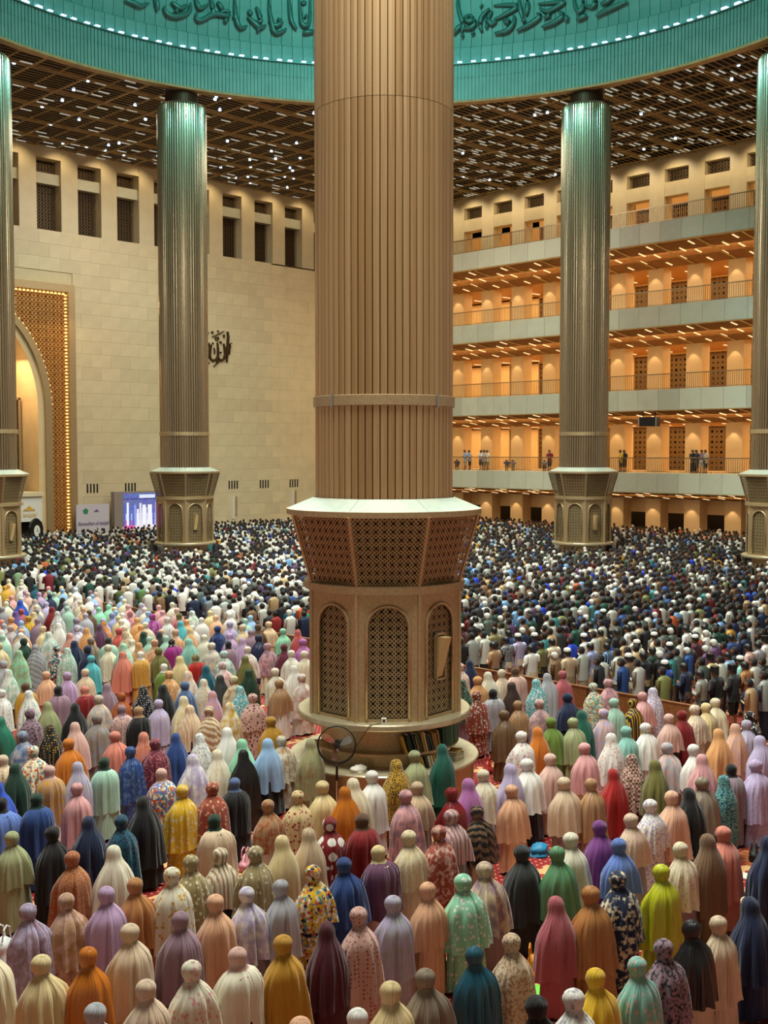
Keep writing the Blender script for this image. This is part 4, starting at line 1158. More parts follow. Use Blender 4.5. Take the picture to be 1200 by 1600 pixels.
# head-top pixel, style (B tied prayer cloak, P smooth long veil, S scarf with shawl), colours
WOMEN = """
-14 1470 B cream|46 1413 B mauve:marble:lavender|115 1396 B tan:marble:blush|68 1494 B butter|138 1482 B orange*|152 1570 B silver|206 1445 B champagne|231 1533 B champagne:floral:blush|284 1426 B mauve
165 1385 B lilac|219 1373 B camel|302 1503 B ivory:floral:pink|342 1398 B peach|390 1387 B lavender:marble:white|375 1482 S ivory blush|445 1463 B mustard|513 1442 P maroon|563 1419 B blush:dots:rose
562 1578 B white|472 1592 B peach|436 1377 B silver*|617 1401 B silver*:marble:lavender|614 1536 B butter*|668 1516 B taupe*|745 1481 B teal*|803 1460 B champagne:print:tan|677 1379 B peach*
850 1556 B black|894 1550 B white:floral:silver|872 1402 P rose|824 1322 B charcoal|760 1348 B champagne:marble:mauve|721 1368 B mint:floral:white|927 1386 B camel*|935 1515 B yellow|1000 1497 B aqua:floral:blush
1041 1469 B mauve:print:charcoal|1086 1439 B black*|1126 1433 B champagne*|1176 1403 P navy|969 1362 B navy:batik:cream|1037 1352 B lime*|1071 1316 B cream:floral:blush|1107 1304 P coffee|1132 1293 B salmon
20 1300 B sage|84 1292 B black|115 1331 B tan:leopard:rust|147 1276 P navy|179 1322 P ivory|184 1274 B teal:print:navy|225 1245 P black|288 1227 B yellow:floral:cream|254 1201 S cornflower:multi:apricot blush
262 1357 B ivory:floral:gold|297 1339 B khaki:floral:cream|59 1240 S blue forest|3 1247 S cornflower black|25 1193 P forest|121 1224 B pink*|83 1196 S tan:batik:mustard blush|122 1191 P silver:marble:lavender
161 1184 S seafoam forest|205 1167 B blue*:batik:steel|240 1153 B wine:print:rose|6 1180 S champagne:floral:tan champagne|1 1120 P jade*|-3 1222 P royal|332 1223 B terracotta:floral:peach|368 1216 S black steel
380 1172 P black*|337 1273 S champagne forest|347 1326 B ivory:striped:tan|401 1323 B khaki:floral:ivory|421 1250 B tan:batik:rust|467 1236 B butter:floral:red|510 1222 B butter*|555 1216 P cream|582 1205 B white
443 1306 P butter|484 1295 P beige|521 1278 B crimson:bigdots:white|565 1272 S crimson brown|540 1341 B blue|594 1322 S plum butter|492 1353 B yellow:multi:navy|536 1229 P orange*|621 1187 P black:leopard:gold
650 1173 B sage|693 1163 P emerald|636 1235 B pink:marble:mauve|654 1222 B beige|708 1231 B crimson*|708 1266 B blush:striped:mauve|734 1217 P orchid|748 1260 B black*:banded:coffee|769 1202 B ivory:floral:butter
802 1227 B peach*|649 1297 B cream:print:butter|681 1292 B terracotta:batik:blush|788 1195 P lavender|826 1186 B white|862 1178 B blush|884 1215 B champagne*|869 1323 B green*|895 1302 B ivory|926 1217 B tan*
961 1202 P red|993 1180 P brown:checked:blush|1022 1187 P olive|989 1272 B champagne:print:blush|1022 1249 B white:print:lavender|1050 1237 B peach:print:blush|1079 1232 P black|1107 1214 B taupe*
1127 1213 P aqua:leopard:teal|1151 1194 S mauve:marble:grey black|1179 1188 B lavender:print:lilac|940 1283 B purple|970 1311 B cornflower|1202 1308 P navy
817 1143 B white:floral:pink|842 1137 P orange|868 1121 B moss|893 1122 B sage*|918 1110 P emerald|938 1108 B blush:marble:lavender|916 1161 B pink|957 1146 P white:floral:blush|981 1135 B aqua|1011 1130 B white
735 1031 P navy|720 1036 B blush:floral:white|748 1057 B apricot|764 1050 P ivory|786 1046 B cream:marble:blush|806 1043 S blush brown|801 1066 P chocolate*|747 1080 B terracotta:floral:white|772 1077 S silver black
790 1110 B coffee*|812 1095 B tan*|844 1093 B blush:marble:mauve|840 1061 P turquoise:print:white|858 1052 P silver|879 1048 B rose|889 1083 B navy|929 1067 B aqua:multi:yellow|952 1061 B pink:marble:mauve
963 1091 B seafoam|723 1062 P charcoal:print:green|989 1092 B black*:striped:gold|1007 1081 B pink*|1021 1075 P lavender:print:white|1053 1114 B blush|1069 1110 B crimson|1083 1103 B cream:print:blush|1104 1099 B butter
1120 1091 B cream|1125 1139 P apricot|1151 1131 P peach:marble:blush|1169 1125 B lavender:marble:silver|1174 1112 B black:floral:white|1056 1162 B silver:marble:blush|1075 1162 B white|1099 1179 P pink
1190 1150 P lavender
3 1077 B white:floral:silver|41 1067 S mustard brown|46 1079 P white:floral:aqua|73 1049 B peach|92 1072 S mauve black|106 1050 B lilac|134 1072 S crimson salmon|168 1068 P mauve|191 1082 B rust*|155 1086 B champagne:marble:silver
75 1097 P sage*|48 1108 B mauve:print:charcoal|118 1099 P black|83 1132 P black:dots:gold|114 1129 P blush:floral:pink|109 1154 B orange|37 1143 B steel:marble:silver|53 1166 B cream:multi:orange|153 1116 B taupe:marble:grey
191 1102 S blush:print:mauve mauve|218 1104 S black tan|181 1143 B salmon|229 1146 P salmon:floral:orange|225 1072 P black:dots:silver|256 1070 P black|290 1065 B steel|249 1093 B lavender:floral:blush
288 1088 P butter:marble:ivory|298 1102 P cream:striped:peach|319 1061 P ivory:floral:peach|333 1080 P pink:marble:lilac|328 1104 B tan:banded:cream|360 1098 P cream:marble:gold|376 1072 P turquoise:print:white|396 1084 B blush:floral:wine
425 1120 B mustard|438 1062 B tan*|356 1137 P white*|388 1155 P mint|281 1146 P blue|308 1146 P white:print:silver|302 1179 P lavender:marble:white|342 1172 P ivory:floral:butter|413 1154 P sky|440 1150 B ivory:marble:tan
6 1032 B silver|14 1046 P seafoam:marble:white|30 1016 P mint:marble:sage|38 997 B forest|56 1007 P silver*:banded:grey|90 1008 B navy:multi:turquoise|106 1012 P seafoam:print:white|117 1001 P navy|138 1009 B navy
143 1024 B turquoise|134 1045 B champagne|2 984 P white|-1 1004 B butter:print:ivory|17 977 B blush:marble:silver|18 964 B apricot|34 982 B peach|45 962 B gold|53 956 P butter|68 978 B butter:marble:cream|77 987 P white:marble:seafoam
92 973 P white|90 955 P silver:marble:white|110 989 P salmon:marble:blush|120 965 B grey:marble:lavender|121 977 B lavender:marble:white|136 981 P apricot|143 996 B taupe|157 975 P plum
170 1007 B cream:floral:white|176 957 B periwinkle|239 959 B magenta:marble:orchid|228 972 B ivory|262 964 B white:print:silver|281 958 S rose olive|283 970 P turquoise|301 954 P white:marble:seafoam|298 981 P butter:marble:peach
275 983 B blush:marble:apricot|292 998 P aqua|225 987 P forest|250 987 P charcoal|245 999 B peach:marble:tan|217 1004 P tan:marble:apricot|218 1018 S gold:print:apricot white|249 1012 B olive|271 998 S magenta black:floral:white
187 981 B coral|197 987 P champagne:marble:tan|195 1005 P mint:print:white|195 1018 P salmon*|170 996 S seafoam charcoal|282 1025 P butter|257 1037 S moss white|265 1048 B apricot:floral:cream|307 1022 S red khaki:print:forest
295 1049 P white:marble:peach|332 1004 B cream:marble:silver|341 978 B blue:marble:navy|360 971 B lavender:marble:lilac|358 1002 S mauve black|351 1017 B aqua:marble:white|380 976 B champagne:marble:butter|379 997 P lilac
388 1010 B white:marble:blush|405 992 B navy*|404 975 B brown|421 971 B cream:striped:apricot|420 1005 B mauve:marble:pink|443 982 B mint|444 1006 B wine|466 984 P coral:marble:rose|475 998 B orchid|456 1016 B white:marble:ivory
477 1017 B ivory:striped:cream|460 1040 P white|473 1053 B blush:marble:white|349 1034 B pink:marble:white|323 1040 P teal|384 1025 P olive*|390 1046 P forest*|345 1055 P charcoal*|366 1056 B cream:marble:tan|431 1044 B cream:marble:white
487 1155 P sage:marble:khaki|162 972 P orange:marble:peach|55 936 P silver:marble:peach|32 938 P royal|34 951 B rose|25 955 P violet|98 934 P black|82 948 P crimson|120 931 P pink:marble:white|223 943 P lilac:marble:silver|204 955 B pink:marble:rose
"""
MEN = """
723 975 C maroon|745 962 R white|753 980 R ivory|773 1002 H tan|793 994 H grey:print:forest|815 990 C lavender|831 1007 H white|848 1001 H olive|864 997 H cream|834 989 C navy|774 979 H khaki:striped:olive|797 984 H blue
889 1013 C beige|915 990 C white|927 1004 H periwinkle|949 1004 H navy:striped:sky|964 982 R black|943 983 H khaki|983 976 R white:print:silver|998 1000 C ivory|988 1021 D coffee|1005 1018 R black|1022 1010 H forest|900 972 H emerald
924 971 H cream|885 978 H crimson|1042 1032 C royal|1053 1004 C blue|1073 1001 H charcoal|1089 992 C maroon|1072 1035 H navy|1097 1046 H grey:print:sage|1120 1042 K black|1147 1039 K charcoal|1167 1033 H camel|1113 1022 K butter
1140 1018 H sky|1160 1025 C aqua|1172 1005 H blush|1187 1002 H silver|1198 994 K white|1104 975 H ivory|1074 977 H white|1125 992 H grey|1138 990 H blue|1121 973 H jade|1163 979 R black|945 952 C black|1025 988 C champagne
1000 970 H beige
"""
def parse_women(txt):
    out = []
    for line in txt.strip().splitlines():
        for it in line.split('|'):
            p = it.split()
            out.append((float(p[0]), float(p[1]), p[2], parse(p[3]), parse(p[4]) if len(p) > 4 else None))
    return out
women = parse_women(WOMEN); men = parse_women(MEN)
people = [dict(u=w[0], v=w[1], st=w[2], c=w[3], h=w[4], sex='w') for w in women] + [dict(u=w[0], v=w[1], st=w[2], c=w[3], h=w[4], sex='m') for w in men]
for p in people:
    if p['sex'] == 'w':
        w = words_of(p['c'])
        if p['st'] == 'B': p['d'] = w + ' prayer cloak tied at the nape'; p['s'] = w + ' cloak'
        elif p['st'] == 'P': p['d'] = 'long smooth ' + w + ' veil'; p['s'] = w + ' veil'
        else: p['d'] = words_of(p['h']) + ' headscarf and ' + w + ' shawl'; p['s'] = w + ' shawl'
    else:
        w = words_of(p['c'])
        g = {'C': 'white skullcap and %s shirt', 'R': 'long %s robe', 'H': '%s shirt, black hair', 'K': 'black cap and %s shirt', 'D': 'white skullcap and long %s robe'}[p['st']] % w
        p['d'] = g; p['s'] = w + (' robe' if p['st'] in 'RD' else ' shirt')
cnt = {}
for p in people: cnt[p['d']] = cnt.get(p['d'], 0) + 1
scnt = {}
for p in people: scnt[p['s']] = scnt.get(p['s'], 0) + 1
used = set()
def cut(s): return ' '.join(s.split()[:16])
for p in people:
    near_ = sorted((q for q in people if q is not p), key=lambda q: (q['u'] - p['u']) ** 2 + 1.5 * (q['v'] - p['v']) ** 2)[:6]
    near_.sort(key=lambda q: scnt[q['s']])
    cand = []
    if cnt[p['d']] == 1: cand.append('person in ' + p['d'])
    base = 'person in ' + (p['s'] if p['sex'] == 'w' else p['d'])
    for q in near_:
        rel = 'beside' if abs(q['u'] - p['u']) > 0.7 * abs(q['v'] - p['v']) else ('behind' if q['v'] < p['v'] else 'in front of')
        cand.append('%s, %s one in %s' % (base, rel, q['s']))
    for q in near_:
        for q2 in near_:
            if q2 is not q: cand.append('%s, between %s and %s' % (base, q['s'], q2['s']))
    for c in cand:
        c = c.replace('satin ', 'satin ', 1)
        if c not in used and 4 <= len(c.replace(',', '').split()) <= 16:
            p['label'] = c; used.add(c); break
    else:
        p['label'] = cut(cand[-1])

# ------------------------------------------------------------------ people: placing the women
HW = 1.505
pr = random.Random(11)
placed = []
rr_ = random.Random(31)
for p in people:
    p['sc'] = 1.0 if (p['u'] < 0 or p['v'] > 1560) else 1.0 + rr_.uniform(-0.025, 0.025)
    q = at_z(p['u'], p['v'], (HW if p['sex'] == 'w' else 1.66) * p['sc'])
    d = Vector((q.x - NC.x, q.y - NC.y))
    if d.length < 2.3: q.x, q.y = NC.x + d.x / d.length * 2.3, NC.y + d.y / d.length * 2.3
    p['p'] = [q.x, q.y]
for _ in range(12):
    for i in range(len(people)):
        a_ = people[i]['p']
        for j in range(i + 1, len(people)):
            b_ = people[j]['p']
            dx, dy = b_[0] - a_[0], b_[1] - a_[1]
            if abs(dx) < .5 and abs(dy) < .5:
                dd = math.hypot(dx, dy)
                if dd < 0.5:
                    k_ = (0.5 - dd) / 2 / max(dd, .02)
                    k_ = min(k_, 3)
                    a_[0] -= dx * k_ * .6; a_[1] -= dy * k_ * .6; b_[0] += dx * k_ * .6; b_[1] += dy * k_ * .6
def women_build(p, i):
    sc = p['sc']; pos = p['p']
    root = tag(empty('person', (pos[0], pos[1], 0), pr.uniform(-0.15, 0.15)), p['label'], 'person', 'worshippers in prayer cloaks and veils')
    wd = sc * pr.uniform(1.0, 1.1)
    root.scale = (wd, wd, sc)
    s = (i * 7 + int(p['u'])) % 4
    placed.append((pos[0], pos[1], 0.42))
    put('body', BODY_W, root)
    m = cloth(*p['c'])
    st = p['st']
    if st == 'B':
        put('hood', T['hood', s], root, mat=m); put('prayer_cloak', T['tied', s], root, mat=m)
    elif st == 'P':
        put('long_veil', T['smooth', s], root, mat=m)
    else:
        put('headscarf', T['scarf', s], root, mat=cloth(*p['h'])); put('shawl', T['shawl', s], root, mat=m)
    if st == 'S' or s in (1, 3):
        sk = m if pr.random() < 0.6 else cloth(pr.choice(['white', 'blush', 'champagne', 'grey', 'mauve', 'black', 'cream']))
        put('skirt', T['skirt', s], root, mat=sk)
    else: put('skirt', T['skirt', s], root, mat=m)
for i, p in enumerate([p for p in people if p['sex'] == 'w']): women_build(p, i)

# ------------------------------------------------------------------ men
def man_meshes():
    D = {}
    def loft(prof, n=24, amp=0.8, seed=1): return fold_rings(prof, n, seed, 0, amp=amp)
    for nm, zlow, flare in (('shirt', 0.72, 0.0), ('robe', 0.16, 0.06)):
        mb = MB()
        pr_ = [(1.425, .062, .058, 0, .018, 0), (1.40, .085, .068, 0, .01, .001), (1.375, .15, .085, 0, .0, .002), (1.34, .195, .100, 0, .0, .002), (1.28, .205, .115, 0, .0, .003), (1.16, .190, .120, 0, .005, .005), (1.02, .178, .118, 0, .01, .006), (0.86, .182, .122, 0, .005, .007), (0.72, .190, .128, 0, 0, .008)]
        if nm == 'robe': pr_ += [(0.5, .20, .14, 0, 0, .012), (0.16, .215, .155, 0, 0, .016)]
        mb.rings(loft(pr_, 28), False, False)
        for s in (-1, 1):
            mb.tube([(s * .16, 0, 1.35), (s * .205, -.005, 1.30), (s * .235, -.012, 1.18), (s * .25, -.01, 1.055), (s * .20, .07, 1.075), (s * .105, .155, 1.10)], [.058, .066, .06, .056, .05, .042], 10)
        me = mb.mesh(nm, True); me.materials.append(M['white']); D[nm] = me
    mb = MB()
    for s in (-1, 1):
        mb.tube([(s * .075, 0, .90), (s * .088, .0, .80), (s * .092, .005, .46), (s * .092, -.015, .07)], [.10, .102, .075, .066], 12)
    mb.lathe([(0.155, 0.74), (0.16, 0.92)], 16)
    me = mb.mesh('trousers', True); me.materials.append(M['black']); D['trousers'] = me
    # hair shell: top and back of the skull
    mb = MB(); R = []
    for k in range(9):
        t = PI / 2 * k / 8
        R.append([(0.092 * math.sin(t) * math.cos(a) , 0.055 + 0.108 * math.sin(t) * math.sin(a), 1.545 + 0.10 * math.cos(t)) for a in [2 * PI * j / 20 for j in range(20)]])
    R.append([(0.092 * math.cos(a), 0.055 + 0.106 * math.sin(a), 1.545 - 0.06 * (0.5 - 0.5 * math.sin(a)) - 0.03 * (0.5 - .5 * math.sin(a))) for a in [2 * PI * j / 20 for j in range(20)]])
    mb.rings(R, True, False); me = mb.mesh('hair', True); me.materials.append(M['hair']); D['hair'] = me
    mb = MB(); mb.lathe([(0.090, 1.575), (0.092, 1.60), (0.082, 1.645), (0.05, 1.668), (0.005, 1.674)], 20)
    mb.v = [(x, y * 1.1 + 0.055, z) for x, y, z in mb.v]; me = mb.mesh('skullcap', True); me.materials.append(M['white']); D['cap'] = me
    mb = MB(); mb.lathe([(0.095, 1.58), (0.096, 1.665), (0.09, 1.672), (0.005, 1.672)], 20)
    mb.v = [(x, y * 1.15 + 0.055, z) for x, y, z in mb.v]; me = mb.mesh('black_cap', False); me.materials.append(M['black']); D['kopiah'] = me
    return D
MM = man_meshes()
TR = ['black', 'charcoal', 'navy', 'khaki', 'cream', 'black', 'coffee']
def man_build(p, pos, sc=1.0, rz=0.0, group='men praying beyond the barrier'):
    root = tag(empty('person', pos, rz), p['label'], 'person', group)
    root.scale = (sc * 1.05, sc * 1.05, sc)
    put('body', BODY_M, root); put('hair', MM['hair'], root)
    m = cloth(*p['c'])
    if p['st'] in 'RD': put('robe', MM['robe'], root, mat=m)
    else:
        put('shirt', MM['shirt'], root, mat=m)
    put('trousers', MM['trousers'], root, mat=cloth(pr.choice(TR)))
    if p['st'] in 'CD': put('skullcap', MM['cap'], root)
    if p['st'] == 'K': put('black_cap', MM['kopiah'], root)
    return root
for p in people:
    if p['sex'] != 'm': continue
    sc = p['sc']
    placed.append((p['p'][0], p['p'][1], 0.42))
    man_build(p, (p['p'][0], p['p'][1], 0), sc, pr.uniform(-0.15, 0.15))
# people on the lowest gallery
BAL = [(727, 706, 'H', 'sky', 0, 'pale blue shirt'), (734, 702, 'H', 'silver', 0, 'silver shirt'), (752, 703, 'H', 'white', 0, 'white shirt'), (757, 704, 'H', 'blush', 0, 'pale pink shirt'), (762, 703, 'H', 'ivory', 0, 'ivory shirt'),
       (859, 703, 'H', 'crimson', 0, 'dark red shirt'), (970, 706, 'H', 'yellow', 0, 'yellow shirt'), (976, 707, 'H', 'black', 0, 'black shirt'), (1083, 703, 'R', 'black', 0, 'long black robe'), (1089, 704, 'H', 'charcoal', 0, 'charcoal shirt'),
       (1097, 705, 'H', 'mauve', 0, 'mauve shirt'), (1103, 706, 'H', 'beige', 0, 'beige shirt'), (714, 716, 'H', 'navy', 1, 'navy shirt'), (792, 721, 'H', 'blue', 1, 'blue shirt'), (802, 719, 'H', 'mauve', 1, 'mauve shirt'), (851, 724, 'H', 'grey', 1, 'grey shirt')]
for u, v, st, c, sit, d in BAL:
    q = at_x(u, v, X0 + 0.75)
    zf = levels[0]['floor']
    p = dict(c=parse(c), st=st, label='small %s figure in %s behind the lowest gallery railing' % ('seated' if sit else 'standing', d))
    r = man_build(p, (X0 + 0.75, q.y, zf - (0.78 if sit else 0.02)), 0.98, PI / 2 + pr.uniform(-0.5, 0.5), 'people on the lowest gallery')
    if sit:
        r.location.z = zf - 0.02; r.scale = (0.95, 0.95, 0.52)

# ------------------------------------------------------------------ the far congregation, past counting
SHIRTS = [((196, 196, 184), 22), ((160, 164, 156), 8), ((20, 22, 24), 24), ((44, 48, 50), 9), ((22, 34, 66), 9), ((36, 72, 130), 5), ((110, 150, 190), 5), ((80, 92, 84), 6), ((24, 66, 52), 5), ((60, 130, 130), 3), ((176, 150, 110), 5), ((120, 92, 62), 4), ((110, 22, 30), 3), ((120, 124, 70), 3), ((200, 150, 60), 1), ((186, 90, 50), 1), ((92, 60, 96), 2), ((24, 60, 180), 2)]
def lowfig(seg_h, ring_h, seg_b, arms=True, female=False):
    V = []; Fc = []; tagv = []
    def rings(R, t, cap=True):
        o = len(V); n = len(R[0])
        for r in R:
            for p in r: V.append(p); tagv.append(t(p) if callable(t) else t)
        for i in range(len(R) - 1):
            for j in range(n):
                a = o + i * n + j; b = o + i * n + (j + 1) % n
                Fc.append((a, b, b + n, a + n))
        if cap: Fc.append(tuple(o + (len(R) - 1) * n + j for j in range(n)))
    def ell(z, rx, ry, cy, n): return [(rx * math.cos(2 * PI * j / n), cy + ry * math.sin(2 * PI * j / n), z) for j in range(n)]
    if female:
        R = [ell(z, rx, ry, cy, seg_b) for z, rx, ry, cy in ((0.02, .26, .21, 0), (.5, .28, .225, .01), (.95, .272, .22, .03), (1.13, .234, .18, 0), (1.25, .13, .105, 0), (1.31, .07, .07, .02), (1.36, .088, .092, .04), (1.43, .092, .1, .035), (1.48, .06, .065, .03), (1.505, .01, .01, .03))]
        rings(R, 0)
    else:
        R = [ell(z, rx, ry, 0, seg_b) for z, rx, ry in ((0.02, .15, .11), (.70, .18, .13))]
        rings(R, 3, False)
        R = [ell(z, rx, ry, 0, seg_b) for z, rx, ry in ((.70, .20, .135), (1.02, .19, .125), (1.30, .215, .115), (1.38, .15, .085), (1.43, .06, .06))]
        rings(R, 0)
        def hcol(p): return 2 if (p[2] > 1.575 or p[1] < 0.075 and p[2] > 1.47) else 1
        R = []
        for k in range(ring_h + 1):
            t = PI * k / ring_h
            R.append(ell(1.53 - .118 * math.cos(t), .092 * math.sin(t) + .004, .104 * math.sin(t) + .004, .055, seg_h))
        rings(R, hcol)
        if arms:
            for s in (-1, 1):
                P = [(s * .20, 0, 1.33), (s * .255, -.01, 1.06), (s * .08, .17, 1.10)]
                R = []
                for (x, y, z), r in zip(P, (.062, .055, .04)):
                    R.append([(x + r * math.cos(2 * PI * j / 5), y + r * math.sin(2 * PI * j / 5), z + (0.03 * math.sin(2 * PI * j / 5) if z < 1.2 else 0)) for j in range(5)])
                rings(R, 0)
    return np.array(V), Fc, np.array(tagv)
LOD = [lowfig(9, 6, 12, True), lowfig(6, 4, 8, True), lowfig(5, 3, 6, False)]
def crowd_mesh(name, figs):
    """figs: (x, y, z, rz, scale, lod template, shirt, hair, trousers)"""
    VV = []; FF = []; CC = []; o = 0
    skin_ = srgb(150, 100, 70)
    for x, y, z, rz, sc, tpl, c0, c2, c3 in figs:
        V, Fc, tg = tpl
        ca, sa = math.cos(rz), math.sin(rz)
        W = np.empty_like(V)
        W[:, 0] = x + sc * 1.06 * (V[:, 0] * ca - V[:, 1] * sa); W[:, 1] = y + sc * 1.06 * (V[:, 0] * sa + V[:, 1] * ca); W[:, 2] = z + sc * V[:, 2]
        pal_ = np.array([(*c0, 1), (*skin_, 1), (*c2, 1), (*c3, 1)])
        CC.append(pal_[tg]); VV.append(W)
        FF += [tuple(i + o for i in f) for f in Fc]
        o += len(V)
    me = bpy.data.meshes.new(name)
    me.from_pydata(np.concatenate(VV).tolist(), [], FF)
    at = me.color_attributes.new('cloth', 'FLOAT_COLOR', 'POINT')
    at.data.foreach_set('color', np.concatenate(CC).astype(np.float32).ravel())
    me.shade_smooth()
    m, nt, b = nodemat(name + '_cloth')
    vc = nt.nodes.new('ShaderNodeVertexColor'); vc.layer_name = 'cloth'
    L(nt, vc.outputs[0], b.inputs['Base Color']); b.inputs['Roughness'].default_value = 0.8
    me.materials.append(m)
    return me
cr = random.Random(23)
pool = [c for c, w in SHIRTS for _ in range(w)]
def shade(c, k): return tuple(min(1, v * k) for v in srgb(*c))
BAR_X = 24.75
grid = {}
def occupied(x, y, r):
    for gx in range(int(x // 1) - 1, int(x // 1) + 2):
        for gy in range(int(y // 1) - 1, int(y // 1) + 2):
            for (px, py) in grid.get((gx, gy), ()):
                if (px - x) ** 2 + (py - y) ** 2 < r * r: return True
    return False
def occupy(x, y): grid.setdefault((int(x // 1), int(y // 1)), []).append((x, y))
for x, y, r in placed: occupy(x, y)
col_pos = [(DC + 23.7 * math.cos(math.radians(a)), DC + 23.7 * math.sin(math.radians(a))) for a in (225, 75, 15, 105, -15, 45)]
def free(x, y):
    return all((x - a) ** 2 + (y - b) ** 2 > 2.3 ** 2 for a, b in col_pos)
figs = []
# the men seen largest next to the barrier, left of the pillar
FRONT = """46 893 b|66 888 w|28 887 sg|84 887 sb|104 890 w|117 907 g|136 901 w|154 903 b|173 904 ta|187 914 ol|207 900 b|222 912 gr|248 914 bl|266 920 b|285 917 w|313 916 dg|327 929 g|345 926 b|366 933 w|389 937 b|406 918 b|420 922 n|431 953 re|452 945 tl|478 948 em|368 918 re|398 915 w|441 938 b|462 936 w|120 880 w|50 885 w|12 895 b|240 905 ta|300 905 n|330 905 b|350 905 w"""
FC = dict(b=(20, 22, 24), w=(218, 214, 204), sg=(120, 146, 110), sb=(110, 140, 170), g=(110, 116, 120), ta=(130, 116, 100), ol=(70, 76, 40), gr=(84, 116, 60), bl=(24, 80, 150), dg=(78, 92, 86), n=(26, 36, 70), re=(130, 26, 26), tl=(40, 100, 130), em=(30, 110, 80))
for it in FRONT.split('|'):
    u, v, c = it.split(); q = at_z(float(u), float(v), 1.66)
    if not occupied(q.x, q.y, 0.3):
        occupy(q.x, q.y); figs.append((q.x, q.y, 0, cr.uniform(-.15, .15), 1.0, LOD[0], srgb(*FC[c]), srgb(18, 16, 15), srgb(30, 30, 34)))
y = 12.0
while y < CORN - 1.2:
    x = BAR_X + 0.55 + cr.uniform(0, 0.3)
    while x < CORN - 0.3:
        xx, yy = x + cr.uniform(-.05, .05), y + cr.uniform(-.14, .14)
        u, v = pix((xx, yy, 1.5))
        if -110 < u < 1310 and v > 0 and free(xx, yy) and not occupied(xx, yy, 0.40):
            if cr.random() < 0.965:
                dist = math.hypot(xx, yy)
                tpl = LOD[0] if dist < 46 else (LOD[1] if dist < 72 else LOD[2])
                c = cr.choice(pool)
                if u < 480 and cr.random() < 0.25: c = (214, 210, 200)
                hair = (18, 16, 15) if cr.random() < 0.87 else (196, 196, 188)
                if xx > CORN - 6 and cr.random() < .3: c = (176, 120, 90)
                figs.append((xx, yy, 0, cr.gauss(0, .14), cr.uniform(.95, 1.04), tpl, shade(c, cr.uniform(.8, 1.1)), srgb(*hair), srgb(*cr.choice([(26, 26, 30), (30, 34, 50), (90, 80, 66), (150, 140, 120)]))))
        x += cr.uniform(.50, .60)
    y += 1.12
cw = crowd_mesh('crowd', figs)
o = put('crowd', cw); tag(o, 'dense crowd of men standing in rows out to the far walls', 'crowd', None, 'stuff')
# smallest women, beyond those that can be told apart
figs = []
WC = ['white', 'white', 'white', 'ivory', 'silver', 'cream', 'ivory', 'blush', 'lavender', 'butter', 'seafoam', 'pink', 'silver', 'apricot', 'peach', 'mint', 'cream', 'sky', 'mauve', 'grey', 'navy', 'teal']
for it in """12 938 forest|73 940 lavender|140 932 white|155 948 mint|4 948 grey|3 968 salmon|19 930 pink|170 944 mint|180 948 butter|192 957 white|201 944 pink|216 952 white|140 953 brown|384 966 seafoam|360 989 lilac|62 925 lilac|44 925 blush
8 915 gold|20 914 ivory|40 922 lilac|110 926 ivory|86 925 seafoam|150 925 blush|66 925 mint|130 945 ivory|322 1062 ivory""".replace('\n', '|').split('|'):
    u, v, c = it.split(); q = at_z(float(u), float(v), 1.505)
    if q.x < BAR_X - .3 and not occupied(q.x, q.y, .36):
        occupy(q.x, q.y); figs.append((q.x, q.y, 0, cr.uniform(-.15, .15), 1.0, None, srgb(*PAL[c]), (0, 0, 0), (0, 0, 0)))
WL = lowfig(9, 6, 12, False, True)
y = 3.0
while y < 62:
    x = 2.0
    while x < BAR_X - .35:
        u, v = pix((x, y, 1.5))
        if (-60 < u < 1260) and v < 1660 and free(x, y) and (v < 1000 and u < 420) and not occupied(x, y, .50):
            if cr.random() < (0.85):
                figs.append((x, y, 0, cr.uniform(-.15, .15), cr.uniform(.96, 1.03), None, shade(PAL[cr.choice(WC)], cr.uniform(.85, 1.05)), (0, 0, 0), (0, 0, 0))); occupy(x, y)
        x += .6
    y += 1.15
figs = [f[:5] + (WL,) + f[6:] for f in figs]
if figs:
    o = put('crowd', crowd_mesh('crowd_of_women', figs)); tag(o, 'farthest women in pastel veils, small and packed before the barrier', 'crowd', None, 'stuff')
print('crowd women', len(figs))

# ------------------------------------------------------------------ wooden barrier between women and men
bar = tag(empty('wooden_barrier', (BAR_X, 0, 0)), 'low brown wooden barrier of boards dividing the women from the men', 'barrier')
y = 14.0
bme = MB().box(-0.03, 0.03, 0.015, 1.585, 0.36, 0.92).mesh('board'); bme.materials.append(M['wood'])
kme = MB().box(-0.10, 0.02, 0.015, 1.585, 0.03, 0.33).mesh('kick_board'); kme.materials.append(M['wood'])
while y < 46:
    if not any((BAR_X - a) ** 2 + (y + .8 - b) ** 2 < 4 for a, b in col_pos):
        put('board', bme, bar, (rnd.uniform(-.01, .01), y, 0)); put('kick_board', kme, bar, (rnd.uniform(-.01, .01), y, 0))
        MB().box(-0.045, 0.045, y - 0.02, y + 0.02, 0, 0.94).build('post', M['steel_dark'], bar)
    y += 1.6
MB().box(-0.05, 0.05, 14, 46, 0.92, 0.95).build('top_rail', M['wood'], bar)

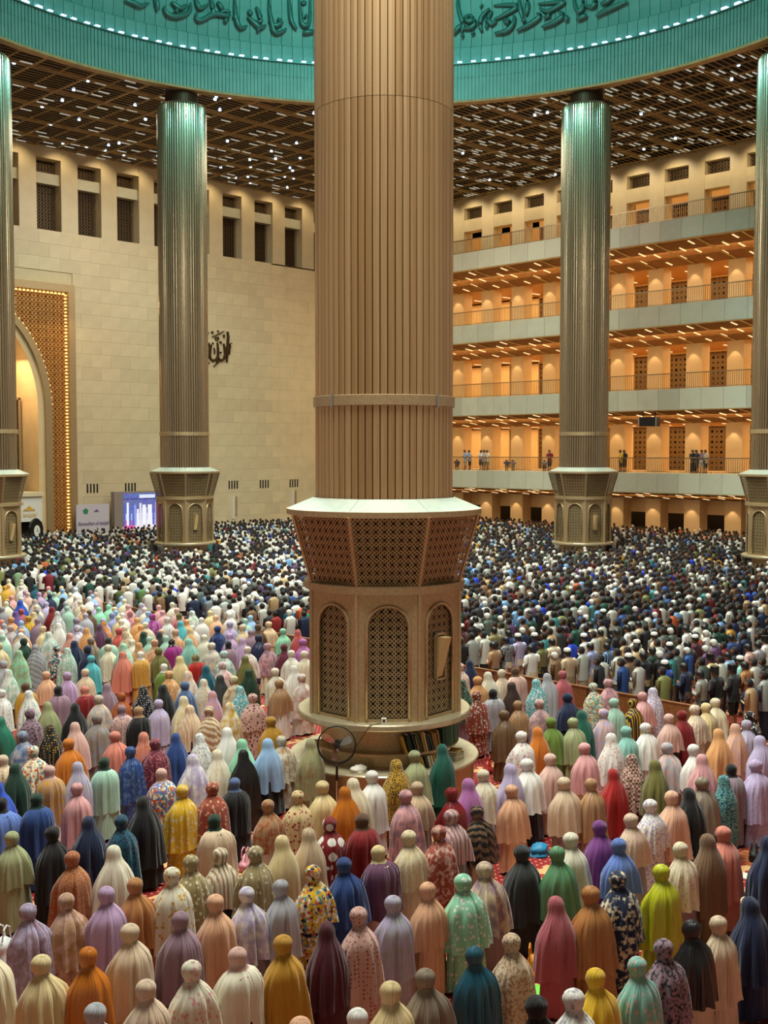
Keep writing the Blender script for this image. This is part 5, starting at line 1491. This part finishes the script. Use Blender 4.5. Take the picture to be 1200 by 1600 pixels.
# ------------------------------------------------------------------ things around the central pedestal
FW = math.radians(225 + 3)           # outward direction of the pedestal towards the camera
def on_ped(rel, r, z):
    a = FW + math.radians(rel)
    return (NC.x + r * math.cos(a), NC.y + r * math.sin(a), z), a
BC = [(22, 60, 44), (40, 90, 66), (60, 110, 84), (180, 140, 50), (24, 26, 28), (30, 40, 34), (200, 190, 160), (150, 110, 60), (70, 84, 60), (110, 120, 96)]
BM = [flat('book_cover_%d' % i, c, 0.6) for i, c in enumerate(BC)]
bk_me = {}
def book(rel, r, z, h, t, lean, mi, label, group):
    p, a = on_ped(rel, r, z)
    root = tag(empty('book', p, a), label, 'book', group)
    cover = MB(); w = 0.16
    cover.obox((0, -t / 2, h / 2), (w, 0.004, h)).obox((0, t / 2, h / 2), (w, 0.004, h)).obox((w / 2, 0, h / 2), (0.005, t, h))
    if ('c', t, h, mi) not in bk_me:
        m1 = cover.mesh('cover'); m1.materials.append(BM[mi]); m2 = MB().obox((-0.004, 0, h / 2), (w - 0.01, t - 0.008, h - 0.014)).mesh('pages'); m2.materials.append(M['paper']); bk_me['c', t, h, mi] = (m1, m2)
    m1, m2 = bk_me['c', t, h, mi]
    put('cover', m1, root); put('pages', m2, root)
    root.rotation_euler = (lean, 0, a)
names = ['dark green', 'green', 'jade', 'ochre', 'black', 'blackish green', 'cream', 'tan', 'olive', 'sage']
ORD = ['first', 'second', 'third', 'fourth', 'fifth', 'sixth', 'seventh', 'eighth', 'ninth', 'tenth', 'eleventh', 'twelfth', 'thirteenth', 'fourteenth', 'fifteenth', 'sixteenth']
br = random.Random(4); rel = 14.0; bi = 0
while rel < 44:
    mi = br.choice([0, 4, 5, 3, 7, 6, 4, 0]); t = br.choice([0.03, 0.045, 0.06])
    book(rel, 1.50, 1.09, br.choice([0.36, 0.40, 0.42]), t, 0.28 + br.uniform(-.05, .05), mi, '%s leaning book, %s along the upper pedestal shelf counted from the fan' % (names[mi], ORD[bi]), 'leaning books on the pedestal shelf'); bi += 1
    rel += math.degrees((t + 0.022) / 1.5)
rel = 47.0; bi = 0
while rel < 74:
    mi = br.choice([1, 2, 0, 9, 2]); t = 0.05
    book(rel, 1.52, 1.09, 0.42, t, 0.10, mi, '%s bound volume, %s in the upright row on the pedestal shelf' % (names[mi], ORD[bi]), 'green volumes on the pedestal shelf'); bi += 1
    rel += math.degrees((t + 0.012) / 1.52)
rel = 24.0; bi = 0
while rel < 38:
    mi = br.choice([0, 3, 6, 5]); t = 0.045
    book(rel, 1.55, 0.77, 0.26, t, 0.3 + br.uniform(-.1, .1), mi, '%s book leaning under the shelf, %s along the pedestal platform' % (names[mi], ORD[bi]), 'books on the pedestal platform'); bi += 1
    rel += math.degrees((t + 0.03) / 1.55)
for k in range(4):
    p, a = on_ped(62, 1.62, 0.77 + 0.05 * k)
    b_ = tag(empty('book', p, a + br.uniform(-.3, .3)), 'closed %s book in the flat stack on the platform, %s' % (['tan', 'cream', 'brown', 'ochre'][k], ['lowest', 'second up', 'third up', 'topmost'][k]), 'book', 'flat stack of books on the platform')
    MB().box(-.12, .12, -.16, .16, 0, 0.006).box(-.12, .12, -.16, .16, 0.04, 0.046).box(-.12, -.114, -.16, .16, 0, .046).build('cover', BM[[7, 6, 8, 3][k]], b_)
    MB().box(-.112, .112, -.152, .152, 0.006, 0.04).build('pages', M['paper'], b_)
# pedestal fan
fp = at_z(526, 1164, 1.36)
d_ = Vector((fp.x - NC.x, fp.y - NC.y)); 
fp2 = at_z(526, 1164, 1.42); fan = tag(empty('pedestal_fan', (fp2.x, fp2.y, 0), math.radians(-45)), 'black pedestal fan with round cage in front of the column base', 'fan')
# fan faces the camera side: local -Y after rotation looks back along the view
cage = MB(); Rf = 0.37
for dy in (-0.07, 0.07):
    cage.tube([(Rf * (1 if dy < 0 else .97) * math.cos(2 * PI * k / 40), dy * 0.4, 1.42 + Rf * (1 if dy < 0 else .97) * math.sin(2 * PI * k / 40)) for k in range(41)], 0.011, 6)
for k in range(48):
    a = 2 * PI * k / 48
    cage.tube([(0.06 * math.cos(a), -0.10, 1.42 + 0.06 * math.sin(a)), (0.26 * math.cos(a), -0.08, 1.42 + 0.26 * math.sin(a)), (Rf * math.cos(a), -0.028, 1.42 + Rf * math.sin(a))], 0.0013, 3)
cage.build('cage', M['black'], fan)
bl_ = MB()
for k in range(3):
    a = 2 * PI * k / 3 + .4
    P = []
    for r, w, tw in ((0.05, .05, .5), (0.16, .12, .4), (0.27, .14, .3), (0.31, .10, .25)):
        for s in (-1, 1):
            P.append((r * math.cos(a) - s * w / 2 * math.sin(a), s * tw * 0.05, 1.42 + r * math.sin(a) + s * w / 2 * math.cos(a)))
    bb = MB().add(P, [(0, 1, 3, 2), (2, 3, 5, 4), (4, 5, 7, 6)]); bb.build('blade', M['chrome'], fan)
MB().lathe([(0.001, -0.12), (0.05, -0.11), (0.055, -0.06)], 16).build('hub', M['black'], fan).rotation_euler = (PI / 2, 0, 0)
for o in list(fan.children):
    if o.name.startswith('hub'): o.rotation_euler = (-PI / 2, 0, 0); o.location = (0, 0, 1.42)
MB().lathe([(0.02, 0.0), (0.075, 0.02), (0.075, 0.16), (0.03, 0.2)], 16, cap1=True).build('motor', M['black'], fan, loc=(0, 0.0, 1.42)).rotation_euler = (-PI / 2, 0, 0)
MB().tube([(0, 0.08, 0.02), (0, 0.08, 1.36)], 0.015, 8).build('pole', M['chrome'], fan)
MB().tube([(0, 0.08, 0.7), (0, 0.08, 1.0)], 0.024, 8).build('sleeve', M['black'], fan)
MB().lathe([(0.20, 0.0), (0.20, 0.02), (0.03, 0.06)], 20, (0, 0.08), cap0=True).build('base', M['black'], fan)
# socket and cable on the bench
p, a = on_ped(-3, 1.56, 1.735)
o = tag(empty('socket_box', p, a), 'small white socket box with cable at the foot of the pierced arch', 'socket')
MB().box(-.05, .05, -.05, .05, 0, .09).build('casing', M['white'], o)
MB().box(.05, .055, -.025, .025, .02, .07).build('plug', M['black'], o)
pts = [on_ped(-5 - t * 22, 1.62 + 0.2 * min(1, t * 4), 1.74 - max(0, t - .3) * 1.1)[0] for t in [k / 10 for k in range(9)]]
tag(MB().tube(pts, 0.007, 5).build('power_cable', M['black']), 'thin dark cable running from the socket box down past the bench', 'cable')
# bundle of belongings on the platform
p, a = on_ped(-20, 1.72, 0.77)
def lump(name, c, size, mat, label, cat, seed=1, strap=None, rz=0.0):
    r = random.Random(seed); mb = MB(); R = []
    n = 14
    for k in range(8):
        t = k / 7; z = size[2] * t
        w = (1 - 0.55 * t ** 2.2) * (0.9 + 0.1 * math.sin(t * 9 + seed))
        if k == 7: w *= 0.5
        R.append([(size[0] / 2 * w * math.copysign(abs(math.cos(2 * PI * j / n)) ** .6, math.cos(2 * PI * j / n)) * (1 + .08 * r.uniform(-1, 1)), size[1] / 2 * w * math.copysign(abs(math.sin(2 * PI * j / n)) ** .6, math.sin(2 * PI * j / n)) * (1 + .08 * r.uniform(-1, 1)), z + .02 * r.uniform(-1, 1) * (k > 0)) for j in range(n)])
    mb.rings(R, True, True)
    root = tag(empty(name, c, rz), label, cat)
    mb.build('body', mat, root, smooth=True)
    if strap:
        for s in (-1, 1):
            MB().tube([(-size[0] * .28, s * size[1] * .18, size[2] * .9), (-size[0] * .2, s * size[1] * .2, size[2] * 1.35), (0, s * size[1] * .2, size[2] * 1.5), (size[0] * .2, s * size[1] * .2, size[2] * 1.35), (size[0] * .28, s * size[1] * .18, size[2] * .9)], 0.012, 6).build('handle', strap, root)
    return root
lump('cloth_bundle', p, (.42, .26, .14), M['paper'], 'beige crumpled cloth bundle lying on the pedestal platform by the fan', 'bundle', 3)
G = lambda u, v, z=0.1: at_z(u, v, z)
c_ = lambda n, rgb, r=.6: flat(n, rgb, r)
def bag(u, v, size, rgb, label, cat='bag', name='handbag', strap=True, seed=1, rz=0.5):
    q = G(u, v); m = c_(name + '_fabric_%d' % seed, rgb); return lump(name, (q.x, q.y, 0), size, m, label, cat, seed, m if strap else None, rz)
bag(842, 1326, (.46, .36, .20), (24, 120, 160), 'crumpled bright blue bag lying on the red carpet behind the black cloak', seed=2, strap=False, name='cloth_bag')
bag(1178, 1336, (.36, .2, .24), (16, 18, 18), 'black handbag on the carpet at the feet of the grey shawled person', seed=3)
bag(384, 1350, (.36, .2, .26), (216, 150, 160), 'pale pink handbag with upright handles between two floral cloaks', seed=4)
bag(762, 1200, (.34, .24, .24), (180, 44, 30), 'red box shaped bag beside the pedestal platform', seed=5)
bag(833, 1514, (.30, .22, .3), (214, 140, 30), 'orange bag standing next to the rose veil hem', seed=6)
bag(838, 1548, (.44, .30, .14), (90, 190, 40), 'bright green folded cloth on the carpet under the orange bag', 'cloth', 'folded_cloth', False, 7)
bag(6, 1490, (.36, .26, .34), (206, 214, 210), 'white bag with teal marks at the mauve marbled cloak', seed=8)
bag(1145, 1415, (.28, .2, .18), (196, 90, 110), 'small pink floral pouch lying near the navy veil', 'bag', 'pouch', False, 9)
bag(14, 1535, (.3, .3, .14), (150, 30, 26), 'dark red cloth bundle on the carpet next to the white bag', 'bundle', 'cloth_bundle', False, 10)
q = G(484, 1222, .3)
o = tag(empty('metal_case', (q.x, q.y, 0), -PI / 4), 'silver ribbed metal case standing on the carpet beside the fan', 'case')
MB().box(-.28, .28, -.18, .18, 0, .34).build('body', M['chrome'], o)
for k in range(4): MB().box(-.285, .285, -.185, .185, .05 + .08 * k, .065 + .08 * k).build('rib', M['steel_dark'], o)
MB().tube([(-.1, 0, .34), (-.1, 0, .39), (.1, 0, .39), (.1, 0, .34)], .012, 6).build('handle', M['black'], o)
# prayer mats and papers where the carpet shows
def mat(u, v, w, l, rgb, c2, label, seed, rz=0.0):
    q = at_z(u, v, 0.01)
    m = varied('prayer_mat_%d' % seed, rgb, c2, (1, 1, 1), 0.95, 0, 2, 0, 9.0)
    root = tag(empty('prayer_mat', (q.x, q.y, 0), rz), label, 'mat')
    MB().box(-w / 2, w / 2, -l / 2, l / 2, 0.002, 0.014).build('field', m, root)
    bd = MB()
    for x0, x1, y0, y1 in ((-w / 2 + .03, w / 2 - .03, -l / 2 + .03, -l / 2 + .07), (-w / 2 + .03, w / 2 - .03, l / 2 - .07, l / 2 - .03), (-w / 2 + .03, -w / 2 + .07, -l / 2 + .03, l / 2 - .03), (w / 2 - .07, w / 2 - .03, -l / 2 + .03, l / 2 - .03)): bd.box(x0, x1, y0, y1, 0.012, 0.018)
    bd.build('border', c_('mat_border_%d' % seed, c2, .95), root)
    fr_ = MB()
    for k in range(24):
        for s in (-1, 1): fr_.box(-w / 2 + (k + .2) * w / 24, -w / 2 + (k + .6) * w / 24, s * l / 2 - (.04 if s < 0 else 0), s * l / 2 + (.04 if s > 0 else 0), 0.002, 0.006)
    fr_.build('fringe', M['paper'], root)
mat(1165, 1400, .7, 1.15, (206, 196, 160), (150, 90, 60), 'cream and red patterned prayer mat lying open on the carpet', 1, .1)
mat(1190, 1345, .7, 1.1, (190, 120, 60), (120, 30, 24), 'ochre prayer mat spread near the black handbag', 2)
mat(845, 1385, .6, 1.0, (190, 60, 40), (220, 190, 120), 'red prayer mat with cream border between dark and green cloaks', 3)
mat(560, 1395, .6, 1.0, (170, 50, 36), (216, 180, 120), 'dark red prayer mat under the row by the plum shawl', 4)
mat(1000, 1440, .6, 1.0, (160, 26, 22), (226, 180, 110), 'red prayer mat between the batik cloak and the lime cloak', 5)
q = at_z(1162, 1368, 0.01)
o = tag(empty('open_booklet', (q.x, q.y, 0), .3), 'pale grey booklet lying flat on the red carpet by the salmon cloak', 'booklet')
MB().box(-.14, .14, -.11, .11, 0.002, .012).build('cover', c_('booklet_cover', (196, 184, 180)), o)
MB().box(-.13, .13, -.10, .10, .012, .016).build('page', M['paper'], o)
# standing wall fan far off by the marble wall
q = at_y(397, 820, CORN - 1.2)
o = tag(empty('standing_fan', (q.x, CORN - 1.2, 0)), 'tall round fan standing far off against the marble wall', 'fan')
MB().tube([(.42 * math.cos(2 * PI * k / 30), 0, q.z + .42 * math.sin(2 * PI * k / 30)) for k in range(31)], .025, 5).build('cage', M['rail'], o)
MB().tube([(0, .05, 0), (0, .05, q.z)], .03, 6).build('pole', M['rail'], o)
MB().obox((0, .05, q.z), (.16, .16, .16)).build('motor', M['black'], o)
for k in range(3): MB().obox((.19 * math.cos(2.1 * k), .02, q.z + .19 * math.sin(2.1 * k)), (.3, .02, .12), 0, 0, -2.1 * k).build('blade', M['rail'], o)
